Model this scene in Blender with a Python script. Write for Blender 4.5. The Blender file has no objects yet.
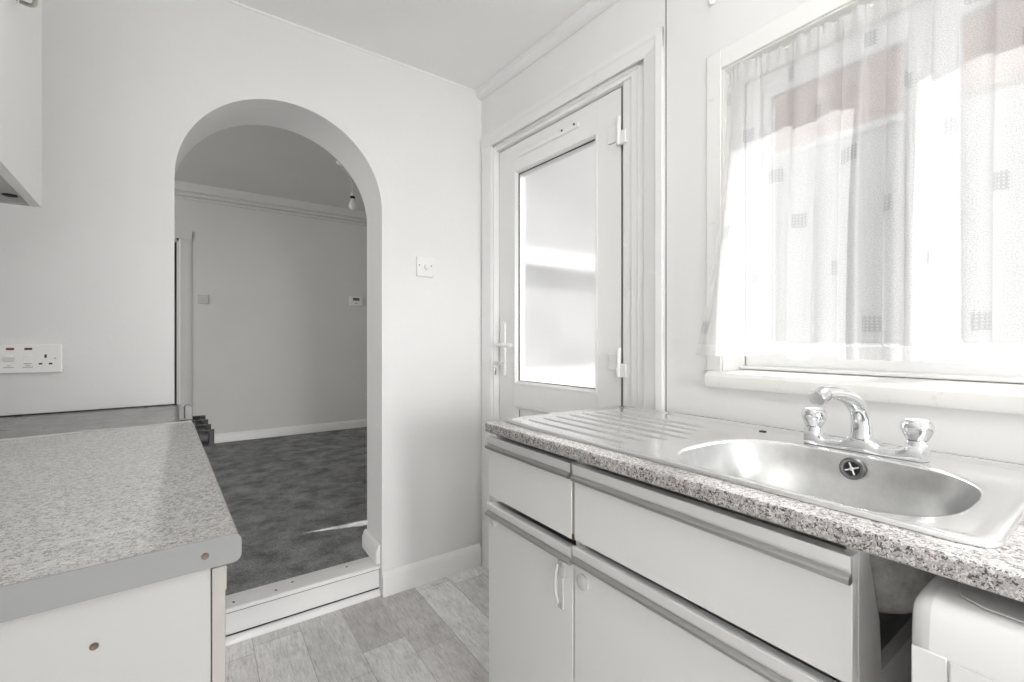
import bpy, bmesh, math, random
from mathutils import Vector, Matrix
random.seed(7)
R = math.radians
PI = math.pi
sc = bpy.context.scene
col = sc.collection

# ------------------------------------------------------------------ camera
F_PX, YAW, EYE = 448.0, R(34.8), 1.138
cam_d = bpy.data.cameras.new('camera')
cam = bpy.data.objects.new('camera', cam_d)
col.objects.link(cam)
cam_d.sensor_width = 36.0
cam_d.lens = F_PX / 1024 * 36.0
cam_d.clip_start = 0.02
cam.location = (0, 0, EYE)
cam.rotation_euler = (R(90), 0, -YAW)
sc.camera = cam

# ------------------------------------------------------------------ world, sun, exposure
sc.view_settings.view_transform = 'Standard'
sc.view_settings.look = 'None'
sc.view_settings.gamma = 1.0
sc.view_settings.exposure = -0.72
sc.view_settings.use_curve_mapping = False
sc.cycles.use_denoising = True
sc.cycles.max_bounces = 14
sc.cycles.diffuse_bounces = 8
sc.cycles.transparent_max_bounces = 24
sc.cycles.sample_clamp_indirect = 60.0
sc.cycles.caustics_refractive = True
sc.cycles.blur_glossy = 1.0

w = bpy.data.worlds.new('sky')
sc.world = w
w.use_nodes = True
bg = w.node_tree.nodes['Background']
bg.inputs[0].default_value = (0.97, 0.985, 1.0, 1)
bg.inputs[1].default_value = 1.0

sun_d = bpy.data.lights.new('sun', 'SUN')
sun_d.energy = 15.0
sun_d.angle = R(0.6)
sun_d.color = (1.0, 0.98, 0.955)
sun = bpy.data.objects.new('sun', sun_d)
col.objects.link(sun)
SUN_DIR = Vector((-0.693, 0.195, -0.695)).normalized()
sun.rotation_euler = SUN_DIR.to_track_quat('-Z', 'Y').to_euler()
sun.location = (6, -1, 6)

def fill_lamp(name, loc, rot, sx, sy, power, c=(1, 1, 1), spread=180):
    a = bpy.data.lights.new(name, 'AREA'); a.shape = 'RECTANGLE'; a.size = sx; a.size_y = sy; a.energy = power; a.color = c; a.spread = R(spread)
    o = bpy.data.objects.new(name, a); col.objects.link(o); o.location = loc; o.rotation_euler = rot
    return o
# daylight stand-in: fill lamp added at the invented glazed rear door
fill_lamp('rear_door_fill', (0.45, -3.57, 1.05), (R(80.5), 0, R(-9)), 1.04, 1.88, 16.5, spread=44)
# daylight stand-in: fill lamp added at the invented side window behind the camera
fill_lamp('side_window_fill', (-0.385, -2.10, 0.85), (0, R(-90), R(3.4)), 1.5, 1.3, 60.0)
# daylight stand-in: fill lamp added at the unseen front window of the carpeted room
fill_lamp('front_window_fill', (-2.58, 3.75, 1.62), (0, R(-90), 0), 1.3, 1.95, 54.0, (1.0, 0.995, 0.98))

# ------------------------------------------------------------------ material helpers
def mat(name, color=(0.8, 0.8, 0.8), rough=0.5, metal=0.0, spec=0.5):
    m = bpy.data.materials.new(name)
    m.use_nodes = True
    b = m.node_tree.nodes['Principled BSDF']
    b.inputs['Base Color'].default_value = (*color, 1)
    b.inputs['Roughness'].default_value = rough
    b.inputs['Metallic'].default_value = metal
    b.inputs['Specular IOR Level'].default_value = spec
    return m

class NT:
    def __init__(s, m):
        s.m = m; s.t = m.node_tree; s.n = s.t.nodes; s.l = s.t.links
        s.b = s.n.get('Principled BSDF')
    def add(s, typ, **kw):
        n = s.n.new(typ)
        for k, v in kw.items():
            setattr(n, k, v)
        return n
    def link(s, a, b): s.l.new(a, b)
    def math(s, op, a, b=None):
        n = s.n.new('ShaderNodeMath'); n.operation = op
        for i, x in enumerate((a, b)):
            if x is None: continue
            if isinstance(x, (int, float)): n.inputs[i].default_value = x
            else: s.l.new(x, n.inputs[i])
        return n.outputs[0]
    def ramp(s, fac, stops):
        n = s.n.new('ShaderNodeValToRGB')
        e = n.color_ramp.elements
        while len(e) < len(stops): e.new(0.5)
        for i, (p, c) in enumerate(stops):
            e[i].position = p; e[i].color = (*c, 1)
        s.l.new(fac, n.inputs[0])
        return n.outputs[0]
    def coords(s, out='Object', scale=(1, 1, 1), rot=(0, 0, 0)):
        t = s.n.new('ShaderNodeTexCoord'); mp = s.n.new('ShaderNodeMapping')
        mp.inputs['Scale'].default_value = scale; mp.inputs['Rotation'].default_value = rot
        s.l.new(t.outputs[out], mp.inputs[0])
        return mp.outputs[0]
    def noise(s, vec, scale, detail=3, rough=0.5):
        n = s.n.new('ShaderNodeTexNoise')
        n.inputs['Scale'].default_value = scale; n.inputs['Detail'].default_value = detail
        n.inputs['Roughness'].default_value = rough
        s.l.new(vec, n.inputs['Vector'])
        return n.outputs['Fac']
    def bump(s, height, strength, dist=0.01):
        n = s.n.new('ShaderNodeBump')
        n.inputs['Strength'].default_value = strength; n.inputs['Distance'].default_value = dist
        s.l.new(height, n.inputs['Height']); s.l.new(n.outputs[0], s.b.inputs['Normal'])
    def mixc(s, fac, a, b, blend='MIX'):
        n = s.n.new('ShaderNodeMix'); n.data_type = 'RGBA'; n.blend_type = blend
        for sock, x in ((n.inputs[0], fac), (n.inputs[6], a), (n.inputs[7], b)):
            if isinstance(x, (int, float)): sock.default_value = x
            elif isinstance(x, tuple): sock.default_value = (*x, 1)
            else: s.l.new(x, sock)
        return n.outputs[2]

def painted(name, c, rough=0.6, bumpy=0.06, var=0.02, scale=60):
    m = mat(name, c, rough, 0, 0.35); k = NT(m)
    v = k.coords()
    f = k.noise(v, 2.3, 4)
    lo = tuple(x * (1 - var) for x in c); hi = tuple(min(1, x * (1 + var)) for x in c)
    k.link(k.ramp(f, [(0.3, lo), (0.7, hi)]), k.b.inputs['Base Color'])
    k.bump(k.noise(v, scale, 3), bumpy, 0.004)
    return m

def scuffed(name, c, rough=0.4, dirt=(0.55, 0.47, 0.37), amount=0.62):
    """gloss paint or melamine with small grubby marks"""
    m = mat(name, c, rough, 0, 0.45); k = NT(m)
    v = k.coords()
    a = k.noise(v, 22, 6, 0.65)
    b = k.noise(v, 3.1, 3)
    f = k.math('MULTIPLY', k.ramp(a, [(amount, (0, 0, 0)), (amount + 0.14, (1, 1, 1))]), b)
    k.link(k.mixc(f, c, dirt), k.b.inputs['Base Color'])
    return m

M_WALL = painted('wall_paint', (0.815, 0.813, 0.807), 0.62, 0.10)
M_CEIL = painted('ceiling_paint', (0.88, 0.88, 0.875), 0.7, 0.08)
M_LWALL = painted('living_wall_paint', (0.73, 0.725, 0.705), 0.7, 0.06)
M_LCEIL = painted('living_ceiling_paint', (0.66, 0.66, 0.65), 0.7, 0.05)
M_GLOSS = scuffed('gloss_white_trim', (0.835, 0.83, 0.825), 0.3, amount=0.68)
M_TRIM = mat('clean_white_trim', (0.84, 0.835, 0.825), 0.32)
M_UPVC = mat('white_upvc', (0.86, 0.86, 0.855), 0.28)
M_CASING = scuffed('cream_white_casing', (0.845, 0.835, 0.81), 0.38, amount=0.62)
M_MELA = scuffed('grey_white_melamine', (0.80, 0.80, 0.79), 0.4, amount=0.72)
M_SHADEMELA = scuffed('shaded_grey_melamine', (0.47, 0.465, 0.455), 0.45, amount=0.72)  # grey melamine darkened to offset the fill lamps and hold underside shade
M_EDGE = scuffed('beige_edging', (0.43, 0.40, 0.375), 0.5, amount=0.6)
M_TAPE = mat('yellowed_tape', (0.40, 0.385, 0.365), 0.3)
M_PLAST = mat('white_plastic', (0.86, 0.86, 0.85), 0.25)
M_OLDPL = mat('dulled_plastic', (0.60, 0.595, 0.58), 0.4)
M_RING = mat('dark_overflow_ring', (0.22, 0.22, 0.22), 0.3, 0.9)
M_STRIPE2 = mat('grey_guard', (0.33, 0.33, 0.325), 0.4)
M_STRIPE = mat('pale_edge_strip', (0.52, 0.52, 0.51), 0.5)
M_LIP = mat('grey_aluminium_lip', (0.50, 0.50, 0.495), 0.33, 0.9)
M_FILL = scuffed('shaded_filler', (0.40, 0.365, 0.33), 0.6, amount=0.6)  # beige darkened to hold the shade of the recess
M_GREYPL = mat('grey_plastic_strip', (0.27, 0.272, 0.272), 0.45)
M_APPL = mat('white_enamel', (0.83, 0.83, 0.825), 0.25)
M_APTOP = mat('shaded_appliance_lid', (0.62, 0.62, 0.61), 0.4)  # white lid greyed to carry the shade under the worktop
M_BLACK = mat('black_plastic', (0.012, 0.012, 0.013), 0.35)
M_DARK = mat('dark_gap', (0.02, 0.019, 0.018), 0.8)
M_SCREW = mat('brown_screw', (0.16, 0.12, 0.09), 0.45, 0.6)
M_CHROME = mat('chrome', (0.86, 0.87, 0.88), 0.07, 1.0)
M_CHROMED = mat('dulled_chrome', (0.62, 0.62, 0.62), 0.25, 1.0)
M_NICKEL = mat('brushed_nickel', (0.55, 0.52, 0.49), 0.28, 1.0)
M_RED = mat('red_neon_lens', (0.17, 0.025, 0.03), 0.25)
M_SCREEN = mat('grey_lcd', (0.10, 0.11, 0.10), 0.3)
M_MARK = mat('grey_print', (0.30, 0.29, 0.29), 0.6)
M_BULB = mat('opal_bulb_glass', (0.9, 0.9, 0.89), 0.2)
M_CLEARPL = mat('translucent_plastic', (0.78, 0.78, 0.76), 0.2); M_CLEARPL.node_tree.nodes['Principled BSDF'].inputs['Alpha'].default_value = 0.5
M_HALL = mat('hall_paint', (0.16, 0.155, 0.15), 0.8)
M_RENDER = mat('concrete_ground', (0.36, 0.357, 0.35), 0.9)

M_PALE = painted('pale_outdoor_render', (0.66, 0.66, 0.67), 0.9, 0.3, 0.08, 40)
M_EXT = painted('grey_outdoor_render', (0.36, 0.365, 0.37), 0.9, 0.3, 0.2, 40)

# brushed aluminium
M_ALU = mat('aluminium_rail', (0.88, 0.88, 0.875), 0.34, 0.35)
k = NT(M_ALU)
k.bump(k.noise(k.coords(scale=(60, 1, 60)), 14, 3), 0.05, 0.002)

# stainless sink
M_STEEL = mat('stainless_steel', (0.87, 0.87, 0.865), 0.22, 1.0)
k = NT(M_STEEL)
v = k.coords()
n1 = k.noise(v, 9, 5, 0.6)
k.link(k.ramp(n1, [(0.3, (0.15, 0.15, 0.15)), (0.75, (0.25, 0.25, 0.25))]), k.b.inputs['Roughness'])
k.bump(k.noise(k.coords(scale=(90, 4, 40)), 6, 3), 0.05, 0.002)
M_BOWL = mat('satin_bowl_steel', (0.70, 0.695, 0.685), 0.36, 1.0)
k = NT(M_BOWL)
v = k.coords()
k.link(k.ramp(k.noise(v, 26, 6, 0.7), [(0.35, (0.60, 0.60, 0.595)), (0.7, (0.70, 0.70, 0.695))]), k.b.inputs['Base Color'])
M_UNDER = mat('dull_bowl_underside', (0.6, 0.59, 0.58), 0.6, 0.2)
k = NT(M_UNDER)
k.link(k.ramp(k.noise(k.coords(), 18, 6, 0.7), [(0.42, (0.68, 0.67, 0.655)), (0.72, (0.30, 0.28, 0.26))]), k.b.inputs['Base Color'])
M_HOB = mat('grey_hob_steel', (0.36, 0.36, 0.355), 0.33, 1.0)
k = NT(M_HOB)
v = k.coords()
k.link(k.ramp(k.noise(v, 14, 5, 0.65), [(0.3, (0.24, 0.24, 0.24)), (0.75, (0.46, 0.46, 0.46))]), k.b.inputs['Roughness'])

# speckled granite laminate
def granite(name, base, pale, dark, pink, scale, contrast=1.0, rough=0.33):
    m = mat(name, base, rough, 0, 0.45); k = NT(m)
    v = k.coords()
    vo = k.add('ShaderNodeTexVoronoi'); vo.inputs['Scale'].default_value = scale
    wob = k.add('ShaderNodeTexNoise'); wob.inputs['Scale'].default_value = scale * 0.8
    k.link(v, wob.inputs['Vector'])
    mx = k.add('ShaderNodeMix'); mx.data_type = 'VECTOR'; mx.inputs[0].default_value = 0.012
    k.link(v, mx.inputs[4]); k.link(wob.outputs['Color'], mx.inputs[5])
    k.link(mx.outputs[1], vo.inputs['Vector'])
    sep = k.add('ShaderNodeSeparateColor'); k.link(vo.outputs['Color'], sep.inputs[0])
    d = contrast
    def t(c): return tuple(b + (x - b) * d for x, b in zip(c, base))
    c1 = k.ramp(sep.outputs[0], [(0.0, t(dark)), (0.20, t(dark)), (0.28, base), (0.52, base), (0.6, t(pink)), (0.74, t(pink)), (0.8, t(pale)), (1.0, t(pale))])
    n = k.noise(v, scale * 0.62, 4, 0.7)
    c2 = k.mixc(k.ramp(n, [(0.56, (0, 0, 0)), (0.68, (0.55, 0.55, 0.55))]), c1, t(dark))
    k.link(c2, k.b.inputs['Base Color'])
    k.b.inputs['Coat Weight'].default_value = 1.0; k.b.inputs['Coat Roughness'].default_value = 0.13; k.b.inputs['Coat IOR'].default_value = 1.8
    return m, k, c2
M_GRAN, _, _ = granite('speckled_granite_laminate', (0.44, 0.425, 0.415), (0.70, 0.68, 0.67), (0.045, 0.043, 0.042), (0.43, 0.375, 0.36), 370)
M_GRANL, k, c2 = granite('worn_granite_laminate', (0.47, 0.455, 0.44), (0.60, 0.585, 0.565), (0.20, 0.19, 0.185), (0.46, 0.44, 0.425), 370, 0.95, 0.42)
vv = k.coords(scale=(1.0, 3.2, 1))
worn = k.math('MULTIPLY', k.ramp(k.noise(vv, 5.5, 5, 0.65), [(0.63, (0, 0, 0)), (0.72, (1, 1, 1))]), 0.45)
k.link(k.mixc(worn, c2, (0.70, 0.69, 0.675)), k.b.inputs['Base Color'])

# vinyl planks
M_FLOOR = mat('grey_oak_vinyl', (0.4, 0.37, 0.35), 0.42, 0, 0.4)
k = NT(M_FLOOR)
v = k.coords('Object', rot=(0, 0, R(90)))
br = k.add('ShaderNodeTexBrick')
br.offset = 0.41; br.offset_frequency = 2; br.squash = 0.86; br.squash_frequency = 3
br.inputs['Color1'].default_value = (0.0, 0.0, 0.0, 1); br.inputs['Color2'].default_value = (1, 1, 1, 1)
br.inputs['Mortar'].default_value = (0.5, 0.5, 0.5, 1)
br.inputs['Scale'].default_value = 1.0
br.inputs['Mortar Size'].default_value = 0.0016
br.inputs['Mortar Smooth'].default_value = 0.3
br.inputs['Brick Width'].default_value = 0.64
br.inputs['Row Height'].default_value = 0.162
k.link(v, br.inputs['Vector'])
plank = k.ramp(br.outputs['Color'], [(0.0, (0.47, 0.45, 0.445)), (0.35, (0.70, 0.69, 0.68)), (0.65, (0.57, 0.55, 0.54)), (1.0, (0.80, 0.79, 0.78))])
g1 = k.noise(k.coords(scale=(17, 2.0, 1)), 8, 12, 0.8)
g2 = k.noise(k.coords(scale=(2.4, 1.0, 1)), 9, 9, 0.78)
grain = k.ramp(g1, [(0.33, (0.42, 0.40, 0.385)), (0.45, (0.95, 0.95, 0.95)), (0.68, (1.35, 1.35, 1.35))])
c = k.mixc(0.85, plank, grain, 'MULTIPLY')
c = k.mixc(0.55, c, k.ramp(g2, [(0.32, (0.55, 0.53, 0.52)), (0.5, (1.0, 1.0, 1.0)), (0.68, (1.2, 1.2, 1.2))]), 'MULTIPLY')
c = k.mixc(k.math('MULTIPLY', br.outputs['Fac'], 0.40), c, (0.16, 0.15, 0.14))
spk = k.ramp(k.noise(k.coords(), 70, 2), [(0.735, (0, 0, 0)), (0.755, (1, 1, 1))])
c = k.mixc(k.math('MULTIPLY', spk, 0.8), c, (0.85, 0.85, 0.85))
k.link(c, k.b.inputs['Base Color'])
k.bump(g1, 0.08, 0.003)

# carpet
M_CARPET = mat('charcoal_carpet', (0.08, 0.08, 0.082), 1.0, 0, 0.1)
k = NT(M_CARPET)
v = k.coords()
a = k.noise(v, 210, 4, 0.85)
b = k.noise(v, 7, 6, 0.7)
c = k.ramp(a, [(0.33, (0.12, 0.12, 0.121)), (0.52, (0.27, 0.27, 0.272)), (0.70, (0.52, 0.52, 0.525))])
c = k.mixc(0.8, c, k.ramp(b, [(0.34, (0.5, 0.5, 0.5)), (0.5, (1.0, 1.0, 1.0)), (0.68, (1.55, 1.55, 1.55))]), 'MULTIPLY')
k.link(c, k.b.inputs['Base Color'])
k.bump(a, 0.7, 0.01)

# brick of the house opposite
M_BRICK = mat('red_brick', (0.4, 0.2, 0.15), 0.9)
k = NT(M_BRICK)
v = k.coords('Object', rot=(R(90), 0, R(90)))
tx = k.add('ShaderNodeTexCoord'); sp = k.add('ShaderNodeSeparateXYZ'); cb = k.add('ShaderNodeCombineXYZ')
k.link(tx.outputs['Object'], sp.inputs[0]); k.link(sp.outputs[1], cb.inputs[0]); k.link(sp.outputs[2], cb.inputs[1])
br = k.add('ShaderNodeTexBrick')
br.inputs['Color1'].default_value = (0.60, 0.41, 0.37, 1); br.inputs['Color2'].default_value = (0.52, 0.34, 0.30, 1)
br.inputs['Mortar'].default_value = (0.55, 0.50, 0.45, 1)
br.inputs['Scale'].default_value = 1; br.inputs['Mortar Size'].default_value = 0.008
br.inputs['Brick Width'].default_value = 0.225; br.inputs['Row Height'].default_value = 0.075
k.link(cb.outputs[0], br.inputs['Vector'])
k.link(br.outputs['Color'], k.b.inputs['Base Color'])

def shader_mat(name):
    m = bpy.data.materials.new(name); m.use_nodes = True
    m.node_tree.nodes.clear()
    k = NT(m); out = k.add('ShaderNodeOutputMaterial')
    return m, k, out

def clear_glass(name, tint=(0.97, 0.98, 0.975)):
    m, k, out = shader_mat(name)
    tr = k.add('ShaderNodeBsdfTransparent'); tr.inputs[0].default_value = (*tint, 1)
    gl = k.add('ShaderNodeBsdfGlossy'); gl.inputs['Roughness'].default_value = 0.02
    fr = k.add('ShaderNodeLayerWeight')
    mx = k.add('ShaderNodeMixShader')
    k.link(k.math('ADD', 0.035, k.math('MULTIPLY', k.math('POWER', fr.outputs['Facing'], 5.0), 0.6)), mx.inputs[0]); k.link(tr.outputs[0], mx.inputs[1]); k.link(gl.outputs[0], mx.inputs[2])
    k.link(mx.outputs[0], out.inputs[0])
    return m
M_GLASS = clear_glass('window_glass')

M_FROST, k, out = shader_mat('obscured_glass')
tl = k.add('ShaderNodeBsdfTranslucent'); tl.inputs[0].default_value = (0.85, 0.855, 0.86, 1)
rf = k.add('ShaderNodeBsdfRefraction'); rf.inputs['Roughness'].default_value = 0.44; rf.inputs['IOR'].default_value = 1.12
gl = k.add('ShaderNodeBsdfGlossy'); gl.inputs['Roughness'].default_value = 0.15
m1 = k.add('ShaderNodeMixShader'); m1.inputs[0].default_value = 0.85
m2 = k.add('ShaderNodeMixShader'); m2.inputs[0].default_value = 0.06
k.link(tl.outputs[0], m1.inputs[1]); k.link(rf.outputs[0], m1.inputs[2])
k.link(m1.outputs[0], m2.inputs[1]); k.link(gl.outputs[0], m2.inputs[2]); k.link(m2.outputs[0], out.inputs[0])
bp = k.add('ShaderNodeBump'); bp.inputs['Strength'].default_value = 0.2; bp.inputs['Distance'].default_value = 0.004
k.link(k.noise(k.coords(), 85, 4, 0.6), bp.inputs['Height'])
for n in (rf, gl): k.link(bp.outputs[0], n.inputs['Normal'])

# sheer curtain: woven voile with scattered gridded squares
M_SHEER, k, out = shader_mat('white_voile')
tc = k.add('ShaderNodeTexCoord'); sp = k.add('ShaderNodeSeparateXYZ'); k.link(tc.outputs['UV'], sp.inputs[0])
U, V = sp.outputs[0], sp.outputs[1]
PU, PV = 0.30, 0.132
V0 = k.math('SUBTRACT', V, 0.064)
row = k.math('FLOOR', k.math('DIVIDE', V0, PV))
u2 = k.math('ADD', U, k.math('MULTIPLY', row, PU * 0.41))
fx = k.math('MULTIPLY', k.math('FRACT', k.math('DIVIDE', u2, PU)), PU)
fy = k.math('MULTIPLY', k.math('FRACT', k.math('DIVIDE', V0, PV)), PV)
inside = k.math('MULTIPLY', k.math('LESS_THAN', fx, 0.040), k.math('LESS_THAN', fy, 0.036))
gx = k.math('LESS_THAN', k.math('FRACT', k.math('DIVIDE', fx, 0.0081)), 0.52)
gy = k.math('LESS_THAN', k.math('FRACT', k.math('DIVIDE', fy, 0.0073)), 0.40)
motif = k.math('MULTIPLY', inside, k.math('MAXIMUM', gx, gy))
cu = k.add('ShaderNodeCombineXYZ'); k.link(U, cu.inputs[0]); k.link(V, cu.inputs[1])
weave = k.noise(cu.outputs[0], 420, 2, 0.7)
hem = k.math('LESS_THAN', V, 0.032)
alpha = k.ramp(weave, [(0.3, (0.42, 0.42, 0.42)), (0.7, (0.68, 0.68, 0.68))])
alpha = k.math('MINIMUM', k.math('ADD', alpha, k.math('ADD', k.math('MULTIPLY', motif, 0.22), k.math('MULTIPLY', hem, 0.18))), 1.0)
cl = k.mixc(motif, (0.84, 0.84, 0.85), (0.50, 0.50, 0.515))
df = k.add('ShaderNodeBsdfDiffuse'); tl = k.add('ShaderNodeBsdfTranslucent'); tr = k.add('ShaderNodeBsdfTransparent')
k.link(cl, df.inputs[0]); k.link(cl, tl.inputs[0])
m1 = k.add('ShaderNodeMixShader'); m1.inputs[0].default_value = 0.42
k.link(df.outputs[0], m1.inputs[1]); k.link(tl.outputs[0], m1.inputs[2])
m2 = k.add('ShaderNodeMixShader')
k.link(alpha, m2.inputs[0]); k.link(tr.outputs[0], m2.inputs[1]); k.link(m1.outputs[0], m2.inputs[2]); k.link(m2.outputs[0], out.inputs[0])

M_DRAPE, k, out = shader_mat('cream_lined_drape')
df = k.add('ShaderNodeBsdfDiffuse'); df.inputs[0].default_value = (0.72, 0.70, 0.67, 1)
k.link(df.outputs[0], out.inputs[0])

# ------------------------------------------------------------------ geometry helpers
class MB:
    def __init__(s): s.bm = bmesh.new()
    def face(s, vs):
        try: return s.bm.faces.new(vs)
        except ValueError: return None
    def box(s, x0, x1, y0, y1, z0, z1):
        v = [s.bm.verts.new((x, y, z)) for x in (x0, x1) for y in (y0, y1) for z in (z0, z1)]
        for f in ((0, 1, 3, 2), (4, 6, 7, 5), (0, 4, 5, 1), (2, 3, 7, 6), (0, 2, 6, 4), (1, 5, 7, 3)):
            s.face([v[i] for i in f])
        return s
    def prism(s, pts, axis, a, b):
        """pts in the two axes other than `axis` (cyclic order x,y,z without it), extruded a..b"""
        def P(p, q):
            return {'x': (q, p[0], p[1]), 'y': (p[0], q, p[1]), 'z': (p[0], p[1], q)}[axis]
        A = [s.bm.verts.new(P(p, a)) for p in pts]; B = [s.bm.verts.new(P(p, b)) for p in pts]
        s.face(A[::-1]); s.face(B)
        n = len(pts)
        for i in range(n): s.face([A[i], A[(i + 1) % n], B[(i + 1) % n], B[i]])
        return s
    def loops(s, loops, cap0=True, cap1=True, closed=True):
        L = [[s.bm.verts.new(p) for p in lp] for lp in loops]
        for a, b in zip(L, L[1:]):
            n = len(a)
            for i in range(n if closed else n - 1):
                s.face([a[i], a[(i + 1) % n], b[(i + 1) % n], b[i]])
        if cap0: s.face(L[0][::-1])
        if cap1: s.face(L[-1])
        return L
    def tube(s, path, r, seg=14, caps=True):
        path = [Vector(p) for p in path]
        rs = r if isinstance(r, (list, tuple)) else [r] * len(path)
        up = Vector((0, 0, 1)); lps = []; prev = None
        for i, p in enumerate(path):
            d = (path[min(i + 1, len(path) - 1)] - path[max(i - 1, 0)]).normalized()
            a = d.cross(up if prev is None else prev)
            if prev is None:
                if a.length < 0.05: a = d.cross(Vector((1, 0, 0)))
                a.normalize(); b = a.cross(d).normalized()
            else:
                b = (prev - d * prev.dot(d)).normalized(); a = d.cross(b).normalized()
            prev = b
            rr = rs[i]; ra, rb = rr if isinstance(rr, tuple) else (rr, rr)
            lps.append([p + a * ra * math.cos(t) + b * rb * math.sin(t) for t in [2 * PI * j / seg for j in range(seg)]])
        s.loops(lps, caps, caps)
        return s
    def lathe(s, prof, c=(0, 0, 0), axis='z', seg=24, wob=None):
        lps = []
        for r, h in prof:
            lp = []
            for j in range(seg):
                t = 2 * PI * j / seg
                rr = r * (wob(t, h) if wob else 1)
                x, y = rr * math.cos(t), rr * math.sin(t)
                p = {'z': (x, y, h), 'x': (h, x, y), 'y': (y, h, x)}[axis]
                lp.append(Vector(p) + Vector(c))
            lps.append(lp)
        s.loops(lps)
        return s
    def build(s, name, m, parent=None, bevel=0, seg=2, smooth=32, label=None, cat=None, group=None, kind=None):
        bmesh.ops.remove_doubles(s.bm, verts=s.bm.verts, dist=1e-6)
        bmesh.ops.recalc_face_normals(s.bm, faces=s.bm.faces)
        me = bpy.data.meshes.new(name)
        s.bm.to_mesh(me); s.bm.free()
        if smooth:
            for p in me.polygons: p.use_smooth = True
            me.set_sharp_from_angle(angle=R(smooth))
        me.materials.append(m)
        o = bpy.data.objects.new(name, me); col.objects.link(o)
        if parent: o.parent = parent
        if bevel:
            b = o.modifiers.new('bevel', 'BEVEL'); b.width = bevel; b.segments = seg
            b.limit_method = 'ANGLE'; b.angle_limit = R(40); b.harden_normals = False
        tag(o, label, cat, group, kind)
        return o

def tag(o, label=None, cat=None, group=None, kind=None):
    if label: o['label'] = label
    if cat: o['category'] = cat
    if group: o['group'] = group
    if kind: o['kind'] = kind
    return o

def thing(name, label, cat, loc=(0, 0, 0), rotz=0.0, group=None, kind=None):
    o = bpy.data.objects.new(name, None); col.objects.link(o)
    o.empty_display_size = 0.05
    o.location = loc; o.rotation_euler = (0, 0, rotz)
    return tag(o, label, cat, group, kind)

def struct(name, mb, m, label, cat, parent=None, **kw):
    return mb.build(name, m, parent, label=label, cat=cat, kind='structure', **kw)

# ------------------------------------------------------------------ room shell
H = 2.41
YA, YB = 1.972, 2.19            # the arched wall
XW, XO = 1.252, 1.455           # the window wall
YS = -3.60                      # wall behind the camera
LZ, LH, LY = 0.13, 2.645, 5.315 # living room floor, ceiling, far wall
LXL, LXR = -2.60, 1.74

b = MB(); b.box(-0.95, 1.45, YS - 0.1, 2.05, -0.06, 0.0)
struct('floor', b, M_FLOOR, 'grey oak-effect vinyl plank kitchen floor', 'floor', smooth=0)
b = MB(); b.box(-1.0, 1.6, YS - 0.15, YB, H, H + 0.10)
struct('ceiling', b, M_CEIL, 'white painted kitchen ceiling', 'ceiling', smooth=0)

# arched wall
xl, xr, zs = -0.0755, 0.664, 1.717
cx, rad = (xl + xr) / 2, (xr - xl) / 2
NA = 56
arc = [(cx + rad * math.cos(t), zs + rad * math.sin(t)) for t in [PI * i / NA for i in range(NA + 1)]]
b = MB()
for ya in (YA, YB): pass
top = 2.76
def back(p):
    # the reveal is slightly splayed: on the far face the opening sits a touch left and lower
    x, z = p
    if abs(x) > 1.5: return (x, min(z, top) if z < 0.1 or z > 2.7 else z - 0.016)
    u = (x - xl) / (xr - xl)
    return (x - 0.016 * (1 - u), z - 0.016 if 0.1 < z < 2.5 else z)
def quad_slab(b, pts):
    A = [b.bm.verts.new((p[0], YA, p[1])) for p in pts]; B = [b.bm.verts.new((back(p)[0], YB, back(p)[1])) for p in pts]
    b.face(A); b.face(B[::-1])
    return A, B
quad_slab(b, [(-2.7, -0.06), (xl, -0.06), (xl, zs), (-2.7, zs)])
quad_slab(b, [(xr, -0.06), (1.742, -0.06), (1.742, zs), (xr, zs)])
quad_slab(b, [(-2.7, zs), (xl, zs), (xl, top), (-2.7, top)])
quad_slab(b, [(xr, zs), (1.742, zs), (1.742, top), (xr, top)])
for p, q in zip(arc, arc[1:]):
    quad_slab(b, [(q[0], q[1]), (p[0], p[1]), (p[0], top), (q[0], top)])
edge = [(xr, -0.06)] + arc + [(xl, -0.06)]
for p, q in zip(edge, edge[1:]):
    b.face([b.bm.verts.new(v) for v in ((p[0], YA, p[1]), (back(p)[0], YB, back(p)[1]), (back(q)[0], YB, back(q)[1]), (q[0], YA, q[1]))])
edge = [(-2.7, -0.06), (-2.7, top), (1.742, top), (1.742, -0.06)]
for p, q in zip(edge, edge[1:]):
    b.face([b.bm.verts.new(v) for v in ((p[0], YA, p[1]), (p[0], YB, p[1]), (q[0], YB, q[1]), (q[0], YA, q[1]))])
struct('wall_north', b, M_WALL, 'white kitchen wall with the round-topped archway', 'wall')

# window wall
WY0, WY1, WZ0, WZ1 = -0.30, 0.725, 1.03, 1.932
b = MB()
b.box(XW, XO, WY1, 0.9155, 0, H); b.box(XW + 0.05, XO, 0.90, 0.96, 0, H)
b.box(XW, XO, YS, WY0, 0, H)
b.box(XW, XO, WY0, WY1, 0, WZ0); b.box(XW, XO, WY0, WY1, WZ1, H)
struct('wall_east', b, M_WALL, 'white wall around the curtained window', 'wall', smooth=0)

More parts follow.
